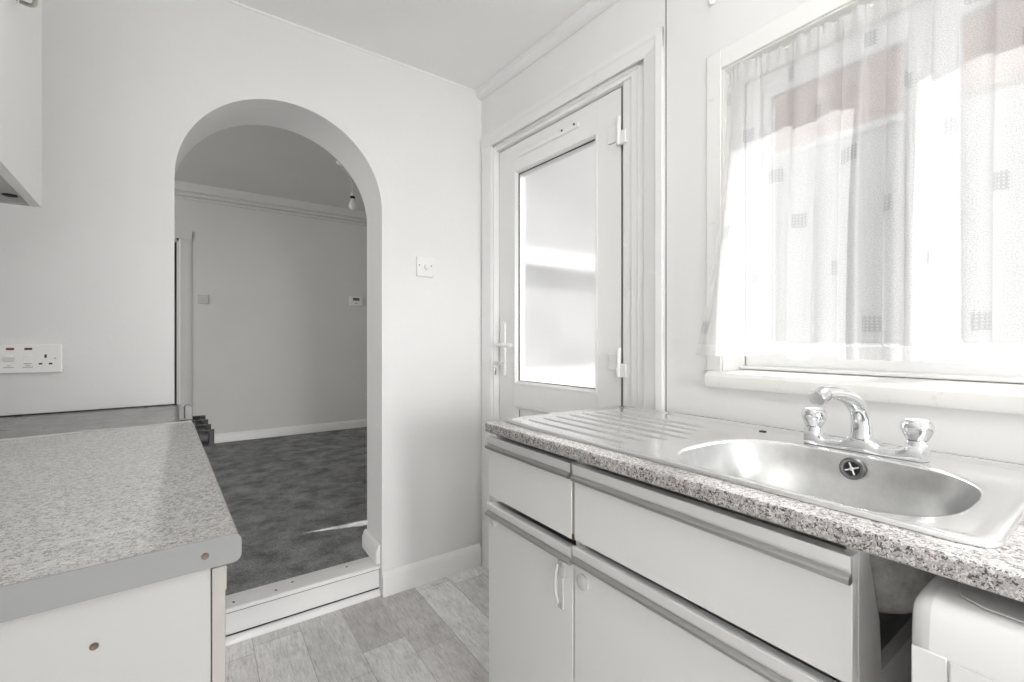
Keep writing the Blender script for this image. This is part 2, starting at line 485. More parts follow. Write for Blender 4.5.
# left wall, slightly out of square, and the wall behind
LROT = R(3.4)
LO = (0.038, 0.600, 0)
LW = thing('wall_west', 'white kitchen wall behind the wall cupboard', 'wall', (0.038, 0.600, 0), LROT, kind='structure')
b = MB(); b.box(-0.80, -0.602, -4.6, -3.40, 0, H); b.box(-0.80, -0.602, -2.00, 1.52, 0, H); b.box(-0.80, -0.602, -3.40, -2.00, 0, 0.06); b.box(-0.80, -0.602, -3.40, -2.00, 2.10, H); b.build('plaster', M_WALL, LW, smooth=0)
w5 = thing('added_side_window', 'unseen side window added to light the kitchen', 'window', LO, LROT, kind='structure')  # window added behind the camera as an opening for the fill lamp
b = MB(); b.box(-0.72, -0.66, -3.398, -3.34, 0.062, 2.098); b.box(-0.72, -0.66, -2.06, -2.002, 0.062, 2.098); b.box(-0.72, -0.66, -3.34, -2.06, 0.062, 0.14); b.box(-0.72, -0.66, -3.34, -2.06, 2.04, 2.098)
b.build('frame', M_UPVC, w5, bevel=0.002)  # frame of the added side window
b = MB(); b.box(-0.694, -0.688, -3.34, -2.06, 0.14, 2.04); b.build('pane', M_GLASS, w5, smooth=0)  # pane of the added side window
RX0, RX1, RZ1 = -0.15, 1.05, 2.08
b = MB(); b.box(-1.0, RX0, YS - 0.12, YS, 0, H); b.box(RX1, 1.6, YS - 0.12, YS, 0, H); b.box(RX0, RX1, YS - 0.12, YS, RZ1, H)
struct('wall_south', b, M_WALL, 'white kitchen wall facing the archway', 'wall', smooth=0)

rd = thing('added_rear_door', 'unseen glazed rear door added to light the archway', 'door', (RX0, YS - 0.06, 0), kind='structure')  # door added in the rear wall for its fill lamp
b = MB(); b.box(0.002, 0.08, -0.03, 0.03, 0, 2.078); b.box(1.12, 1.198, -0.03, 0.03, 0, 2.078); b.box(0.08, 1.12, -0.03, 0.03, 2.0, 2.078); b.box(0.08, 1.12, -0.03, 0.03, 0, 0.10)
b.build('frame', M_UPVC, rd, bevel=0.002)  # frame of the added rear door
b = MB(); b.box(0.08, 1.12, -0.004, 0.004, 0.10, 2.0); b.build('pane', M_GLASS, rd, smooth=0)  # pane of the added rear door

# door wall (turned a few degrees), local x runs from the crack to the corner, local y into the room
P0 = Vector((1.252, 0.92, 0)); DROT = math.atan2(1.972 - 0.92, 1.180 - 1.252)
DL = 1.054
FX0, FX1, FZ1 = 0.079, 0.972, 2.112        # opening for the frame
DW = thing('wall_northeast', 'white wall around the glazed back door', 'wall', P0, DROT, kind='structure')
b = MB()
b.box(0.0, FX0, -0.13, 0, 0, H); b.box(FX1, DL + 0.03, -0.13, 0, 0, H); b.box(FX0, FX1, -0.13, 0, FZ1, H)
b.build('plaster', M_WALL, DW, smooth=0)
b = MB(); b.box(-0.0042, -0.0003, -0.03, -0.0012, 0.0, H - 0.005); b.build('crack', M_DARK, DW, smooth=0)

# ceiling bead along the door wall
b = MB(); b.prism([(0.0, 2.366), (0.004, 2.366), (0.022, 2.372), (0.034, 2.384), (0.036, 2.409), (0.0, 2.409)], 'x', 0.0, DL - 0.004)
o = b.build('trim_1', M_GLOSS, label='narrow white bead between ceiling and door wall', cat='trim', kind='structure')
o.location = P0; o.rotation_euler = (0, 0, DROT)
o.location = P0 + Matrix.Rotation(DROT, 3, 'Z') @ Vector((0, 0.001, 0))
b = MB(); b.box(-0.62, 1.18, YA - 0.004, YA - 0.0005, 2.401, 2.4095)
struct('trim_2', b, M_CEIL, 'thin filler line between ceiling and arched wall', 'trim', smooth=0)

# skirting of the kitchen
SK = [(0, 0), (-0.016, 0), (-0.016, 0.082), (-0.012, 0.094), (-0.005, 0.102), (0, 0.107)]
b = MB()
b.prism([(YA + y, z) for y, z in SK], 'x', xr + 0.001, 1.168)
struct('baseboard_north', b, M_TRIM, 'white moulded skirting right of the archway', 'skirting board')

# ------------------------------------------------------------------ step and threshold under the arch
st = thing('trim_3', 'white painted step up through the archway', 'step', (cx, YA, 0), 0, kind='structure')
b = MB(); b.box(xl - cx + 0.002, rad - 0.002, 0.028, 0.21, 0.0, 0.112); b.build('riser', M_TRIM, st, bevel=0.002)
b = MB(); b.prism([(0.017, 0.1165), (0.017, 0.126), (0.022, 0.131), (0.122, 0.134), (0.128, 0.1305), (0.128, 0.1165)], 'x', xl - cx + 0.002, rad - 0.002)
b.build('nosing', M_GLOSS, st)
b = MB(); b.prism([(0.006, 0.0), (0.0265, 0.0), (0.0265, 0.024), (0.019, 0.0235), (0.011, 0.018), (0.0065, 0.010)], 'x', xl - cx + 0.01, rad - 0.004)
b.build('quadrant_bead', M_GLOSS, st)
b = MB(); b.box(xl - cx + 0.003, rad - 0.003, 0.0215, 0.0279, 0.1122, 0.1160); b.build('shade_strip', M_DARK, st, smooth=0)  # dark strip standing in for the shade under the nosing
b = MB(); b.box(xl - cx + 0.003, rad - 0.003, 0.0265, 0.0278, 0.0238, 0.029); b.build('shade_strip', M_DARK, st, smooth=0)  # dark strip standing in for the shade above the bead
for fx_ in (-0.19, -0.045, 0.02, 0.24):
    b = MB(); b.lathe([(0.0045, 0), (0.0045, 0.0015), (0.002, 0.0022)], (fx_, 0.055 + 0.03 * (fx_ > 0), 0.1325), seg=12)
    b.build('screw', M_SCREW, st)

# skirting return on the arch jamb (living-room side)
b = MB()
pr = [(0, 0), (-0.019, 0), (-0.019, 0.055), (-0.013, 0.066), (-0.013, 0.072), (-0.007, 0.082), (0, 0.086)]
b.prism([(xr + px - 0.0005, LZ + 0.005 + pz) for px, pz in pr], 'y', YA + 0.022, YB + 0.016)
struct('baseboard_arch', b, M_TRIM, 'short skirting return on the right arch jamb', 'skirting board')

# ------------------------------------------------------------------ living room
b = MB(); b.box(LXL, LXR, 2.095, LY + 0.1, 0.0, LZ)
struct('floor.001', b, M_CARPET, 'charcoal carpet in the room beyond the archway', 'carpet', smooth=0)
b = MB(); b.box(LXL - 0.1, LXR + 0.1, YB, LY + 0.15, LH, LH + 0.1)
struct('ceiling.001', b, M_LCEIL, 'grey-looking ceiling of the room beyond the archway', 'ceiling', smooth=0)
LDX0, LDX1, LDZ = -0.93, -0.158, 2.124
b = MB()
b.box(LXL - 0.1, LDX0, LY, LY + 0.11, 0, LH); b.box(LDX1, LXR + 0.1, LY, LY + 0.11, 0, LH); b.box(LDX0, LDX1, LY, LY + 0.11, LDZ, LH)
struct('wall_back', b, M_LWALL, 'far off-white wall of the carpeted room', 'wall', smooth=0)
# left wall with an unseen front window added to light the room
b = MB()
b.box(LXL - 0.2, LXL, YB, 2.75, 0, LH); b.box(LXL - 0.2, LXL, 4.75, LY + 0.1, 0, LH)
b.box(LXL - 0.2, LXL, 2.75, 4.75, 0, 0.95); b.box(LXL - 0.2, LXL, 2.75, 4.75, 2.3, LH)
struct('wall_living_left', b, M_LWALL, 'left wall of the carpeted room, with the added front window', 'wall', smooth=0)
w3 = thing('added_front_window', 'unseen front window added to light the carpeted room', 'window', (LXL - 0.1, 3.75, 0.95), kind='structure')
b = MB()
for y0, y1 in ((-1, -0.93), (-0.035, 0.035), (0.93, 1)): b.box(-0.03, 0.03, y0, y1, 0, 1.35)
b.box(-0.03, 0.03, -1, 1, 0, 0.07); b.box(-0.03, 0.03, -1, 1, 1.28, 1.35)
b.build('frame', M_UPVC, w3)  # frame of the added front window
for y0, y1 in ((-0.93, -0.035), (0.035, 0.93)):
    b = MB(); b.box(-0.004, 0.004, y0, y1, 0.07, 1.28); b.build('pane', M_GLASS, w3, smooth=0)  # pane of the added front window
# right wall with a narrow gap beside the added drape
b = MB()
b.box(LXR, LXR + 0.05, 3.6, LY + 0.1, 0, LH)
b.box(LXR, LXR + 0.05, YB, 3.6, 0, 0.6); b.box(LXR, LXR + 0.05, YB, 3.6, 2.2, LH)
struct('wall_living_right', b, M_LWALL, 'right wall of the carpeted room, with its rear window', 'wall', smooth=0)
w4 = thing('window_3', 'rear window of the carpeted room', 'window', (LXR + 0.025, 2.9, 0.6), kind='structure')
b = MB()
b.box(-0.02, 0.02, 0.63, 0.70, 0, 1.6); b.box(-0.02, 0.02, -0.705, 0.7, 0, 0.05); b.box(-0.02, 0.02, -0.705, 0.7, 1.54, 1.6)
b.build('frame', M_UPVC, w4)
b = MB(); b.box(-0.004, 0.004, -0.705, 0.63, 0.05, 1.54); b.build('pane', M_GLASS, w4, smooth=0)

# skirting + boxed cornice on the far wall
b = MB()
b.prism([(LY - 0.001, LZ), (LY - 0.018, LZ), (LY - 0.018, LZ + 0.066), (LY - 0.012, LZ + 0.078), (LY - 0.001, LZ + 0.09)], 'x', -0.066, LXR)
struct('baseboard_back', b, M_TRIM, 'white skirting along the far wall of the carpeted room', 'skirting board')
b = MB()
b.prism([(LY - 0.001, 2.493), (LY - 0.024, 2.493), (LY - 0.024, 2.512), (LY - 0.010, 2.516), (LY - 0.010, 2.524), (LY - 0.044, 2.528), (LY - 0.044, 2.548), (LY - 0.032, 2.552), (LY - 0.032, 2.560), (LY - 0.058, 2.566), (LY - 0.062, LH), (LY - 0.001, LH)], 'x', LXL, LXR)
struct('trim_4', b, M_LWALL, 'stepped cornice board along the far wall top', 'cornice')
# far door: architrave, lining and a leaf standing ajar into a dark hall
d2 = thing('door_2', 'far doorway with a dark door standing ajar', 'door', (LDX1, LY, LZ), kind='structure')
b = MB()
b.prism([(-0.012, 0), (0.0, -0.012), (0.05, -0.010), (0.075, -0.011), (0.09, -0.005), (0.09, -0.001), (-0.012, -0.001)], 'z', 0, 2.055)
b.box(-0.86, 0.09, -0.015, -0.001, 1.985, 2.062)
b.build('architrave', M_LWALL, d2, bevel=0.003)
b = MB(); b.box(-0.03, -0.001, 0.0, 0.11, 0, 1.994); b.box(-0.771, -0.001, 0.0, 0.11, 1.964, 1.993); b.box(-0.771, -0.742, 0.0, 0.11, 0, 1.964)
b.build('lining', M_LWALL, d2)
b = MB(); b.box(-0.738, -0.702, 0.115, 0.80, 0.005, 1.955); b.build('leaf', M_TRIM, d2, bevel=0.003)
b = MB(); b.box(-1.3, 0.4, 1.3, 1.4, -0.13, 2.6); b.box(-1.4, -1.3, 0.12, 1.4, -0.13, 2.6); b.box(0.4, 0.5, 0.12, 1.4, -0.13, 2.6)
b.box(-1.4, 0.5, 0.12, 1.4, 2.5, 2.6); b.box(-1.4, 0.5, 0.12, 1.4, -0.13, 0)
b.build('hall', M_HALL, d2, smooth=0)

# wall plates in the far room
def plate(b, wx, wz, t, y=0.0):
    b.box(-wx / 2, wx / 2, y - t, y, -wz / 2, wz / 2)
ls = thing('light_switch', 'small white light switch beside the far doorway', 'light switch', (0.019, LY - 0.0005, 1.545))
b = MB(); plate(b, 0.088, 0.086, 0.009); b.build('plate', M_OLDPL, ls, bevel=0.003)
b = MB(); b.box(-0.005, 0.012, -0.014, -0.0095, -0.013, 0.013); b.build('rocker', M_OLDPL, ls, bevel=0.001)
th = thing('thermostat', 'white thermostat with dark display on the far wall', 'thermostat', (1.478, LY - 0.0005, 1.60))
b = MB(); plate(b, 0.142, 0.112, 0.026); b.build('housing', M_PLAST, th, bevel=0.005)
b = MB(); b.box(-0.036, 0.038, -0.0275, -0.0262, 0.005, 0.036); b.build('display', M_SCREEN, th)
b = MB(); b.box(-0.014, 0.016, -0.0278, -0.0262, -0.030, -0.022); b.build('button', M_MARK, th)
ps = thing('wall_socket', 'power socket low on the far wall beside the right arch jamb', 'socket', (1.655, LY - 0.0005, 0.487))
b = MB(); plate(b, 0.146, 0.086, 0.010); b.build('plate', M_PLAST, ps, bevel=0.003)
for sx in (-0.038, 0.038):
    for dx, dz, ww, hh in ((0, 0.008, 0.004, 0.009), (-0.011, -0.014, 0.007, 0.004), (0.011, -0.014, 0.007, 0.004)):
        b = MB(); b.box(sx + dx - ww / 2, sx + dx + ww / 2, -0.0108, -0.0101, dz - hh / 2, dz + hh / 2); b.build('socket_slot', M_BLACK, ps)
    b = MB(); b.box(sx - 0.008 + 0.02, sx + 0.012, -0.0135, -0.0101, 0.016, 0.034); b.build('rocker', M_PLAST, ps)

# pendant bulb
pd = thing('pendant_bulb', 'bare white bulb hanging on a cord beyond the arch', 'light bulb', (0.975, 3.93, LH - 0.0005))
b = MB(); b.lathe([(0.042, 0), (0.042, -0.006), (0.030, -0.022), (0.012, -0.028), (0.006, -0.034)], seg=28); b.build('ceiling_rose', M_PLAST, pd)
E1 = (0.093, 0.0, -0.232)
b = MB(); b.tube([(0, 0, -0.03), (0.075, 0, -0.10), (0.092, 0, -0.17), E1], 0.0032, 8); b.build('cord', M_PLAST, pd)
b = MB(); b.lathe([(0.006, 0.0), (0.013, -0.006), (0.017, -0.02), (0.017, -0.036)], E1, seg=20); b.build('lamp_holder', M_PLAST, pd)
b = MB(); b.lathe([(0.0185, -0.036), (0.0195, -0.040), (0.0195, -0.052), (0.0185, -0.056)], E1, seg=20); b.build('holder_ring', M_DARK, pd)
b = MB(); b.lathe([(0.014, -0.056), (0.015, -0.066), (0.022, -0.082), (0.030, -0.100), (0.032, -0.118), (0.028, -0.136), (0.016, -0.149), (0.004, -0.153)], E1, seg=24); b.build('bulb', M_BULB, pd)

# unseen drape added to trim the sun from the rear window to a thin wedge
b = MB()
def added_drape_edge(z):
    return 2.200 + 0.078 * max(0.0, min(1.0, (1.40 - z) / 0.33)) if z < 1.40 else 2.200
rowsz = [0.20 + 2.15 * i / 40 for i in range(41)]
grid = []
for z in rowsz:
    e = added_drape_edge(z); r_ = []
    for j in range(81):
        y = e + (3.68 - e) * j / 80
        r_.append((y, LXR - 0.05 + 0.022 * math.sin(2 * PI * j / 8) * min(1, (j / 6))))
    grid.append((z, r_))
lps = []
for z, r_ in grid:
    lps.append([(x, y, z) for y, x in r_] + [(x + 0.012, y, z) for y, x in reversed(r_)])
b.loops(lps)
b.build('added_drape', M_DRAPE, label='unseen cream drape added to narrow the sun to a wedge', cat='curtain', smooth=60)

# ------------------------------------------------------------------ outside
b = MB(); b.box(1.5, 9, -7, 9, -0.25, -0.05)
struct('ground', b, M_RENDER, 'pale concrete yard outside', 'ground', smooth=0)
b = MB(); b.box(4.3, 4.55, 2.3, 9, -0.05, 2.35)
struct('wall_yard', b, M_RENDER, 'pale rendered yard wall blurred behind the frosted door glass', 'wall', smooth=0)
b = MB(); b.box(4.6, 4.75, 2.3, 9, 2.68, 4.6)
struct('wall_yard_upper', b, M_RENDER, 'pale rendered upper wall blurred behind the frosted door glass', 'wall', smooth=0)
b = MB(); b.box(4.3, 4.55, -5, 2.29, -0.05, 2.78)
struct('wall_opposite_lower', b, M_PALE, 'pale rendered lower part of the wall across the yard', 'wall', smooth=0)
b = MB(); b.box(4.27, 4.55, 0.95, 2.29, 2.785, 2.84)
struct('trim_6', b, M_UPVC, 'white string course on the wall across the yard', 'trim', smooth=0)
b = MB(); b.box(4.3, 4.55, -5, 2.29, 2.845, 3.35)
struct('wall_opposite', b, M_BRICK, 'red brick wall seen through the net curtain', 'wall', smooth=0)

b = MB(); b.box(1.318, 2.30, 1.950, 1.9715, 0.0, 2.75)
struct('wall_projecting', b, M_EXT, 'grey rendered outside wall blurred behind the frosted door glass', 'wall', smooth=0)
b = MB(); b.box(1.322, 2.30, 1.935, 1.9495, 0.0, 0.98); b.box(1.322, 2.30, 1.915, 1.9495, 1.555, 1.64)
struct('added_plinth_and_ledge', b, M_UPVC, 'white plinth and ledge added outside for bright bands in the door glass', 'trim', smooth=0)  # white strips added to make bright bands behind the frosted pane

# ------------------------------------------------------------------ back door
dr = thing('door_1', 'white glazed back door with frosted pane', 'door', P0, DROT, kind='structure')
# architrave (moulded): flat + raised outer band
b = MB()
def arch_prof(x0, x1, flip):
    a = [(0.0, 0.001), (0.0, 0.016), (0.30, 0.0165), (0.42, 0.011), (0.88, 0.009), (1.0, 0.006), (1.0, 0.001)]
    return [((x1 - (x1 - x0) * u) if flip else (x0 + (x1 - x0) * u), y) for u, y in a]
b.prism(arch_prof(0.004, 0.079, False), 'z', 0.0, 2.168)
b.prism([(x, y * 0.55 if y > 0.002 else y) for x, y in arch_prof(0.972, 1.040, True)], 'z', 0.0, 2.168)
b.prism([(y, 2.168 - (2.168 - 2.105) * u) for u, y in [(0.0, 0.001), (0.0, 0.017), (0.30, 0.0175), (0.42, 0.012), (0.88, 0.010), (1.0, 0.006), (1.0, 0.001)]], 'x', 0.004, 1.045)
b.build('architrave', M_GLOSS, dr)
# outer frame, stepped
b = MB()
b.prism([(0.080, -0.012), (0.118, -0.012), (0.122, -0.020), (0.150, -0.020), (0.154, -0.030), (0.190, -0.030), (0.1935, -0.042), (0.2035, -0.042), (0.2035, -0.10), (0.080, -0.10)], 'z', 0.0, 2.11)
b.prism([(0.971, -0.012), (0.985 - 0.02, -0.012), (0.962, -0.03), (0.958, -0.10), (0.971, -0.10)], 'z', 0.0, 2.11)
b.prism([(-0.012, 2.111), (-0.012, 2.098), (-0.022, 2.096), (-0.022, 2.083), (-0.10, 2.083), (-0.10, 2.111)], 'x', 0.080, 0.971)
b.build('frame', M_UPVC, dr, bevel=0.0015)
# leaf: stiles and rails
lx0, lx1, lz0, lz1 = 0.2095, 0.955, 0.03, 2.078
gx0, gx1, gz0, gz1 = 0.322, 0.838, 0.930, 1.955
pz0, pz1 = 0.15, 0.835
b = MB()
yo, yi = -0.098, -0.040
b.box(lx0, gx0, yo, yi, lz0, lz1); b.box(gx1, lx1, yo, yi, lz0, lz1)
b.box(gx0, gx1, yo, yi, gz1, lz1); b.box(gx0, gx1, yo, yi, pz1, gz0); b.box(gx0, gx1, yo, yi, lz0, pz0)
leaf = b.build('leaf', M_UPVC, dr, bevel=0.002)
# glazing beads sloping to pane / panel
def bead(name, x0, x1, z0, z1, wd, m, parent):
    b = MB()
    def lp(i, y): return [(x0 + i, y, z0 + i), (x1 - i, y, z0 + i), (x1 - i, y, z1 - i), (x0 + i, y, z1 - i)]
    b.loops([lp(0.0, -0.075), lp(0.0, -0.037), lp(wd * 0.45, -0.037), lp(wd, -0.052), lp(wd, -0.075)], False, False)
    return b.build(name, m, parent)
bead('glazing_bead', gx0 + 0.0005, gx1 - 0.0005, gz0 + 0.0005, gz1 - 0.0005, 0.017, M_UPVC, leaf)
b = MB()
i0, i1 = 0.0165, 0.0205
def lp(i, y): return [(gx0 + i, y, gz0 + i), (gx1 - i, y, gz0 + i), (gx1 - i, y, gz1 - i), (gx0 + i, y, gz1 - i)]
b.loops([lp(i0, -0.058), lp(i0, -0.053), lp(i1, -0.053), lp(i1, -0.058)], False, False); b.build('gasket', M_DARK, leaf)
b = MB(); v_ = [b.bm.verts.new(p) for p in lp(0.012, -0.062)]; b.face(v_); b.build('pane', M_FROST, dr, smooth=0, label='frosted glass pane')
bead('panel_bead', gx0 + 0.0005, gx1 - 0.0005, pz0 + 0.0005, pz1 - 0.0005, 0.022, M_UPVC, leaf)
b = MB(); b.box(gx0 + 0.004, gx1 - 0.004, -0.085, -0.055, pz0 + 0.004, pz1 - 0.004); b.build('lower_panel', M_UPVC, dr)
b = MB(); b.box(gx1 - 0.026, gx1 - 0.0215, -0.0548, -0.0536, pz0 + 0.02, pz1 - 0.024); b.build('gasket', M_DARK, dr)
# narrow vent bar across the top rail
b = MB(); b.prism([(-0.0395, -0.011), (-0.031, -0.009), (-0.029, 0.0), (-0.031, 0.009), (-0.0395, 0.011)], 'x', 0.415, 0.795)
vb = b.build('vent_bar', M_UPVC, dr, bevel=0.002); vb.location = (0, 0, 2.016)
for sx in (0.435, 0.505):
    b = MB(); b.lathe([(0.005, 0), (0.005, 0.002), (0.002, 0.003)], (sx, -0.0285, 0.006), 'y', 10); b.build('screw', M_SCREW, vb)
# hinge-side dark gap, hinges
b = MB(); b.box(0.2036, 0.2094, -0.095, -0.0425, 0.03, 2.078); b.build('gap_seal', M_DARK, dr)
for hz in (1.91, 1.059, 0.35):
    hb = MB(); hb.box(0.208, 0.262, -0.0398, -0.030, hz - 0.030, hz + 0.030)
    hg = hb.build('hinge', M_UPVC, dr, bevel=0.002)
    b = MB(); b.box(0.172, 0.216, -0.0298, -0.018, hz - 0.054, hz - 0.004); b.build('hinge_plate', M_UPVC, hg, bevel=0.003)
    b = MB(); b.tube([(0.2055, -0.022, hz - 0.052), (0.2055, -0.022, hz + 0.052)], 0.0085, 16); b.build('knuckle', M_UPVC, hg)
# lever handle with key
hd = MB()
bx_ = 0.912
rp = lambda r, z: [(bx_ + 0.014 * math.cos(t) * 1.0, z + 0.014 * math.sin(t)) for t in r]
pts = rp([PI * i / 10 for i in range(11)], 1.218) + rp([PI + PI * i / 10 for i in range(11)], 0.979)
hd.prism(pts, 'y', -0.0395, -0.028)
hb = hd.build('handle', M_UPVC, dr, bevel=0.002, label='white lever handle')
b = MB(); b.tube([(bx_, -0.03, 1.118), (bx_, 0.0, 1.118), (bx_ - 0.004, 0.010, 1.118), (bx_ - 0.02, 0.014, 1.118), (bx_ - 0.105, 0.014, 1.117), (bx_ - 0.115, 0.006, 1.117)], [0.010, 0.010, 0.010, (0.007, 0.010), (0.006, 0.010), (0.005, 0.008)], 14)
b.build('lever', M_UPVC, hb)
b = MB(); b.lathe([(0.008, -0.0285), (0.008, -0.022), (0.006, -0.02)], (bx_, 0, 1.03), 'y', 16); b.build('lock_cylinder', M_CHROME, hb)
b = MB(); b.box(bx_ - 0.001, bx_ + 0.001, -0.02, 0.006, 1.024, 1.036)
b.lathe([(0.011, -0.001), (0.011, 0.001)], (bx_ , 0.014, 1.030), 'x', 16)
b.build('key', M_CHROME, hb)
b = MB(); b.tube([(bx_, 0.016, 1.022), (bx_ + 0.001, 0.016, 1.012), (bx_ - 0.004, 0.016, 0.998), (bx_ + 0.003, 0.014, 0.986), (bx_ + 0.001, 0.014, 0.972)], [0.002, 0.002, 0.004, 0.005, 0.003], 8); b.build('key_fob', M_NICKEL, hb)

# ------------------------------------------------------------------ window
wn = thing('window_1', 'white kitchen window over the sink behind a net curtain', 'window', (XW, 0.0, 0), kind='structure')
b = MB()  # casing around the reveal (frame picture-style)
cz1 = 1.988
b.box(-0.006, -0.0005, WY1, 0.772, 1.048, cz1); b.box(-0.006, -0.0005, WY0 - 0.055, WY0, 1.048, cz1); b.box(-0.006, -0.0005, WY0, WY1, WZ1, cz1)
b.build('casing', M_CASING, wn, bevel=0.003)
b = MB()
b.box(0.0, 0.118, WY1 - 0.004, WY1 - 0.0005, 1.05, WZ1 - 0.0005); b.box(0.0, 0.118, WY0 + 0.0005, WY0 + 0.004, 1.05, WZ1 - 0.0005); b.box(0.0, 0.118, WY0 + 0.004, WY1 - 0.004, WZ1 - 0.004, WZ1 - 0.0005)
b.build('reveal_lining', M_CASING, wn)
b = MB()
b.prism([(0.12, 1.0315), (0.0, 1.0315), (-0.0005, 1.004), (-0.022, 1.004), (-0.028, 1.014), (-0.028, 1.036), (-0.020, 1.046), (-0.008, 1.049), (0.12, 1.053)], 'y', WY0 - 0.06, 0.762)
sl = b.build('sill', M_CASING, wn)
# step of the inner sub-sill
b = MB(); b.box(0.085, 0.14, WY0 + 0.004, WY1 - 0.004, 1.054, 1.064); b.build('sub_sill', M_UPVC, wn, bevel=0.002)
fo = 0.122; fi = 0.192
b = MB()
b.box(fo, fi, WY1 - 0.052, WY1 - 0.0045, 1.064, WZ1 - 0.0045); b.box(fo, fi, WY0 + 0.0045, WY0 + 0.05, 1.064, WZ1 - 0.0045)
b.box(fo, fi, WY0 + 0.05, WY1 - 0.052, 1.064, 1.115); b.box(fo, fi, WY0 + 0.05, WY1 - 0.052, WZ1 - 0.05, WZ1 - 0.0045)
b.build('frame', M_UPVC, wn, bevel=0.003)
MY0, MY1 = 0.268, 0.326
b = MB(); b.box(fo, fi, MY0, MY1, 1.115, WZ1 - 0.05); b.build('mullion', M_UPVC, wn, bevel=0.003)
TZ = 1.68
for y0, y1 in ((MY1, WY1 - 0.052), (WY0 + 0.05, MY0)):
    z0, z1 = 1.115, WZ1 - 0.05
    b = MB()
    def lp(i, x): return [(x, y0 + i, z0 + i), (x, y1 - i, z0 + i), (x, y1 - i, z1 - i), (x, y0 + i, z1 - i)]
    b.loops([lp(0.0005, fi - 0.03), lp(0.0005, fo + 0.006), lp(0.008, fo + 0.004), lp(0.019, fo + 0.022), lp(0.019, fi - 0.03)], False, False)
    b.build('glazing_bead', M_UPVC, wn)
    b = MB()
    b.loops([lp(0.0185, fo + 0.028), lp(0.0185, fo + 0.0215), lp(0.022, fo + 0.0215), lp(0.022, fo + 0.028)], False, False)
    b.build('gasket', M_MARK, wn)
    b = MB(); b.box(fo + 0.036, fo + 0.040, y0 + 0.012, y1 - 0.012, z0 + 0.012, z1 - 0.012); b.build('pane', M_GLASS, wn, smooth=0)

# net curtain on its wire
b = MB()
CY1 = -0.27
b.tube([(1.268, WY1 - 0.006, 1.912), (1.268, 0.22, 1.908), (1.268, WY0 + 0.006, 1.912)], 0.003, 8)
b.build('curtain_wire', M_PLAST, label='white curtain wire stretched across the top of the window reveal', cat='curtain wire')
NU, NZ = 420, 90
bmc = bmesh.new(); uvl = bmc.loops.layers.uv.new('UVMap')
ZT, ZB = 1.921, 1.096
vg = []; uvs = []
rnd = [random.uniform(0, 2 * PI) for _ in range(8)]
def ease(t): return t * t * (3 - 2 * t)
for j in range(NZ + 1):
    q = j / NZ                        # 0 top .. 1 bottom
    rowv = []
    for i in range(NU + 1):
        u = i / NU
        yt = (WY1 - 0.008) + (CY1 - WY1) * u
        flare = 0.078 * max(0.0, (q - 0.25) / 0.75) ** 1.9
        ybot = yt + flare * max(0.0, 1 - u / 0.16) ** 1.3
        s = u * 9.4 + 0.35 * math.sin(2 * PI * u * 1.7 + rnd[0])
        amp = 0.006 + 0.013 * ease(min(1, q * 1.5))
        y = ybot + (0.010 + 0.004 * q) * math.sin(2 * PI * s * 2 + 0.6) * 0.55
        f = math.sin(2 * PI * s) + 0.45 * math.sin(2 * PI * s * 2.3 + rnd[1] + 0.8 * q) + 0.3 * math.sin(2 * PI * s * 0.47 + rnd[2])
        x = 1.256 - 0.022 * ease(min(1, q * 1.4)) - 0.014 * q + amp * f * 0.85
        if u < 0.12: x -= 0.012 * q * (1 - u / 0.12)
        top_r = max(0.0, 1 - q / 0.07)
        x += 0.004 * top_r * math.sin(2 * PI * u * 52 + rnd[3]); y += 0.002 * top_r * math.sin(2 * PI * u * 47)
        if y > WY1 - 0.005: x = min(x, 1.230)
        hemz = ZB + 0.010 * math.exp(-((u - 0.155) / 0.035) ** 2) - 0.004 * math.exp(-((u - 0.21) / 0.03) ** 2) + 0.009 * math.exp(-((u - 0.265) / 0.025) ** 2)
        topz = ZT - 0.010 * math.sin(PI * u) + 0.003 * math.sin(2 * PI * u * 34 + rnd[5])
        z = topz + (hemz - topz) * q
        rowv.append(bmc.verts.new((x, y, z)))
    vg.append(rowv)
WID = 1.75
for j in range(NZ):
    for i in range(NU):
        f = bmc.faces.new((vg[j][i], vg[j][i + 1], vg[j + 1][i + 1], vg[j + 1][i]))
        f.smooth = True
        for l, (a, c_) in zip(f.loops, ((i, j), (i + 1, j), (i + 1, j + 1), (i, j + 1))):
            l[uvl].uv = (WID * a / NU, (ZT - ZB) * (1 - c_ / NZ))
me = bpy.data.meshes.new('net_curtain'); bmc.to_mesh(me); bmc.free(); me.materials.append(M_SHEER)
cur = bpy.data.objects.new('net_curtain', me); col.objects.link(cur)
tag(cur, 'sheer white net curtain with small woven squares over the kitchen window', 'curtain')

# hook above the window
hk = thing('wall_hook', 'small white hook high on the wall above the window casing', 'hook', (XW, 0.752, 2.142))
b = MB(); b.box(-0.004, -0.0005, -0.012, 0.012, -0.006, 0.03); b.build('back_plate', M_PLAST, hk, bevel=0.001)
b = MB(); b.tube([(-0.004, 0, 0.002), (-0.018, 0, -0.004), (-0.026, 0, 0.004), (-0.026, 0, 0.016)], 0.004, 10); b.build('prong', M_PLAST, hk)

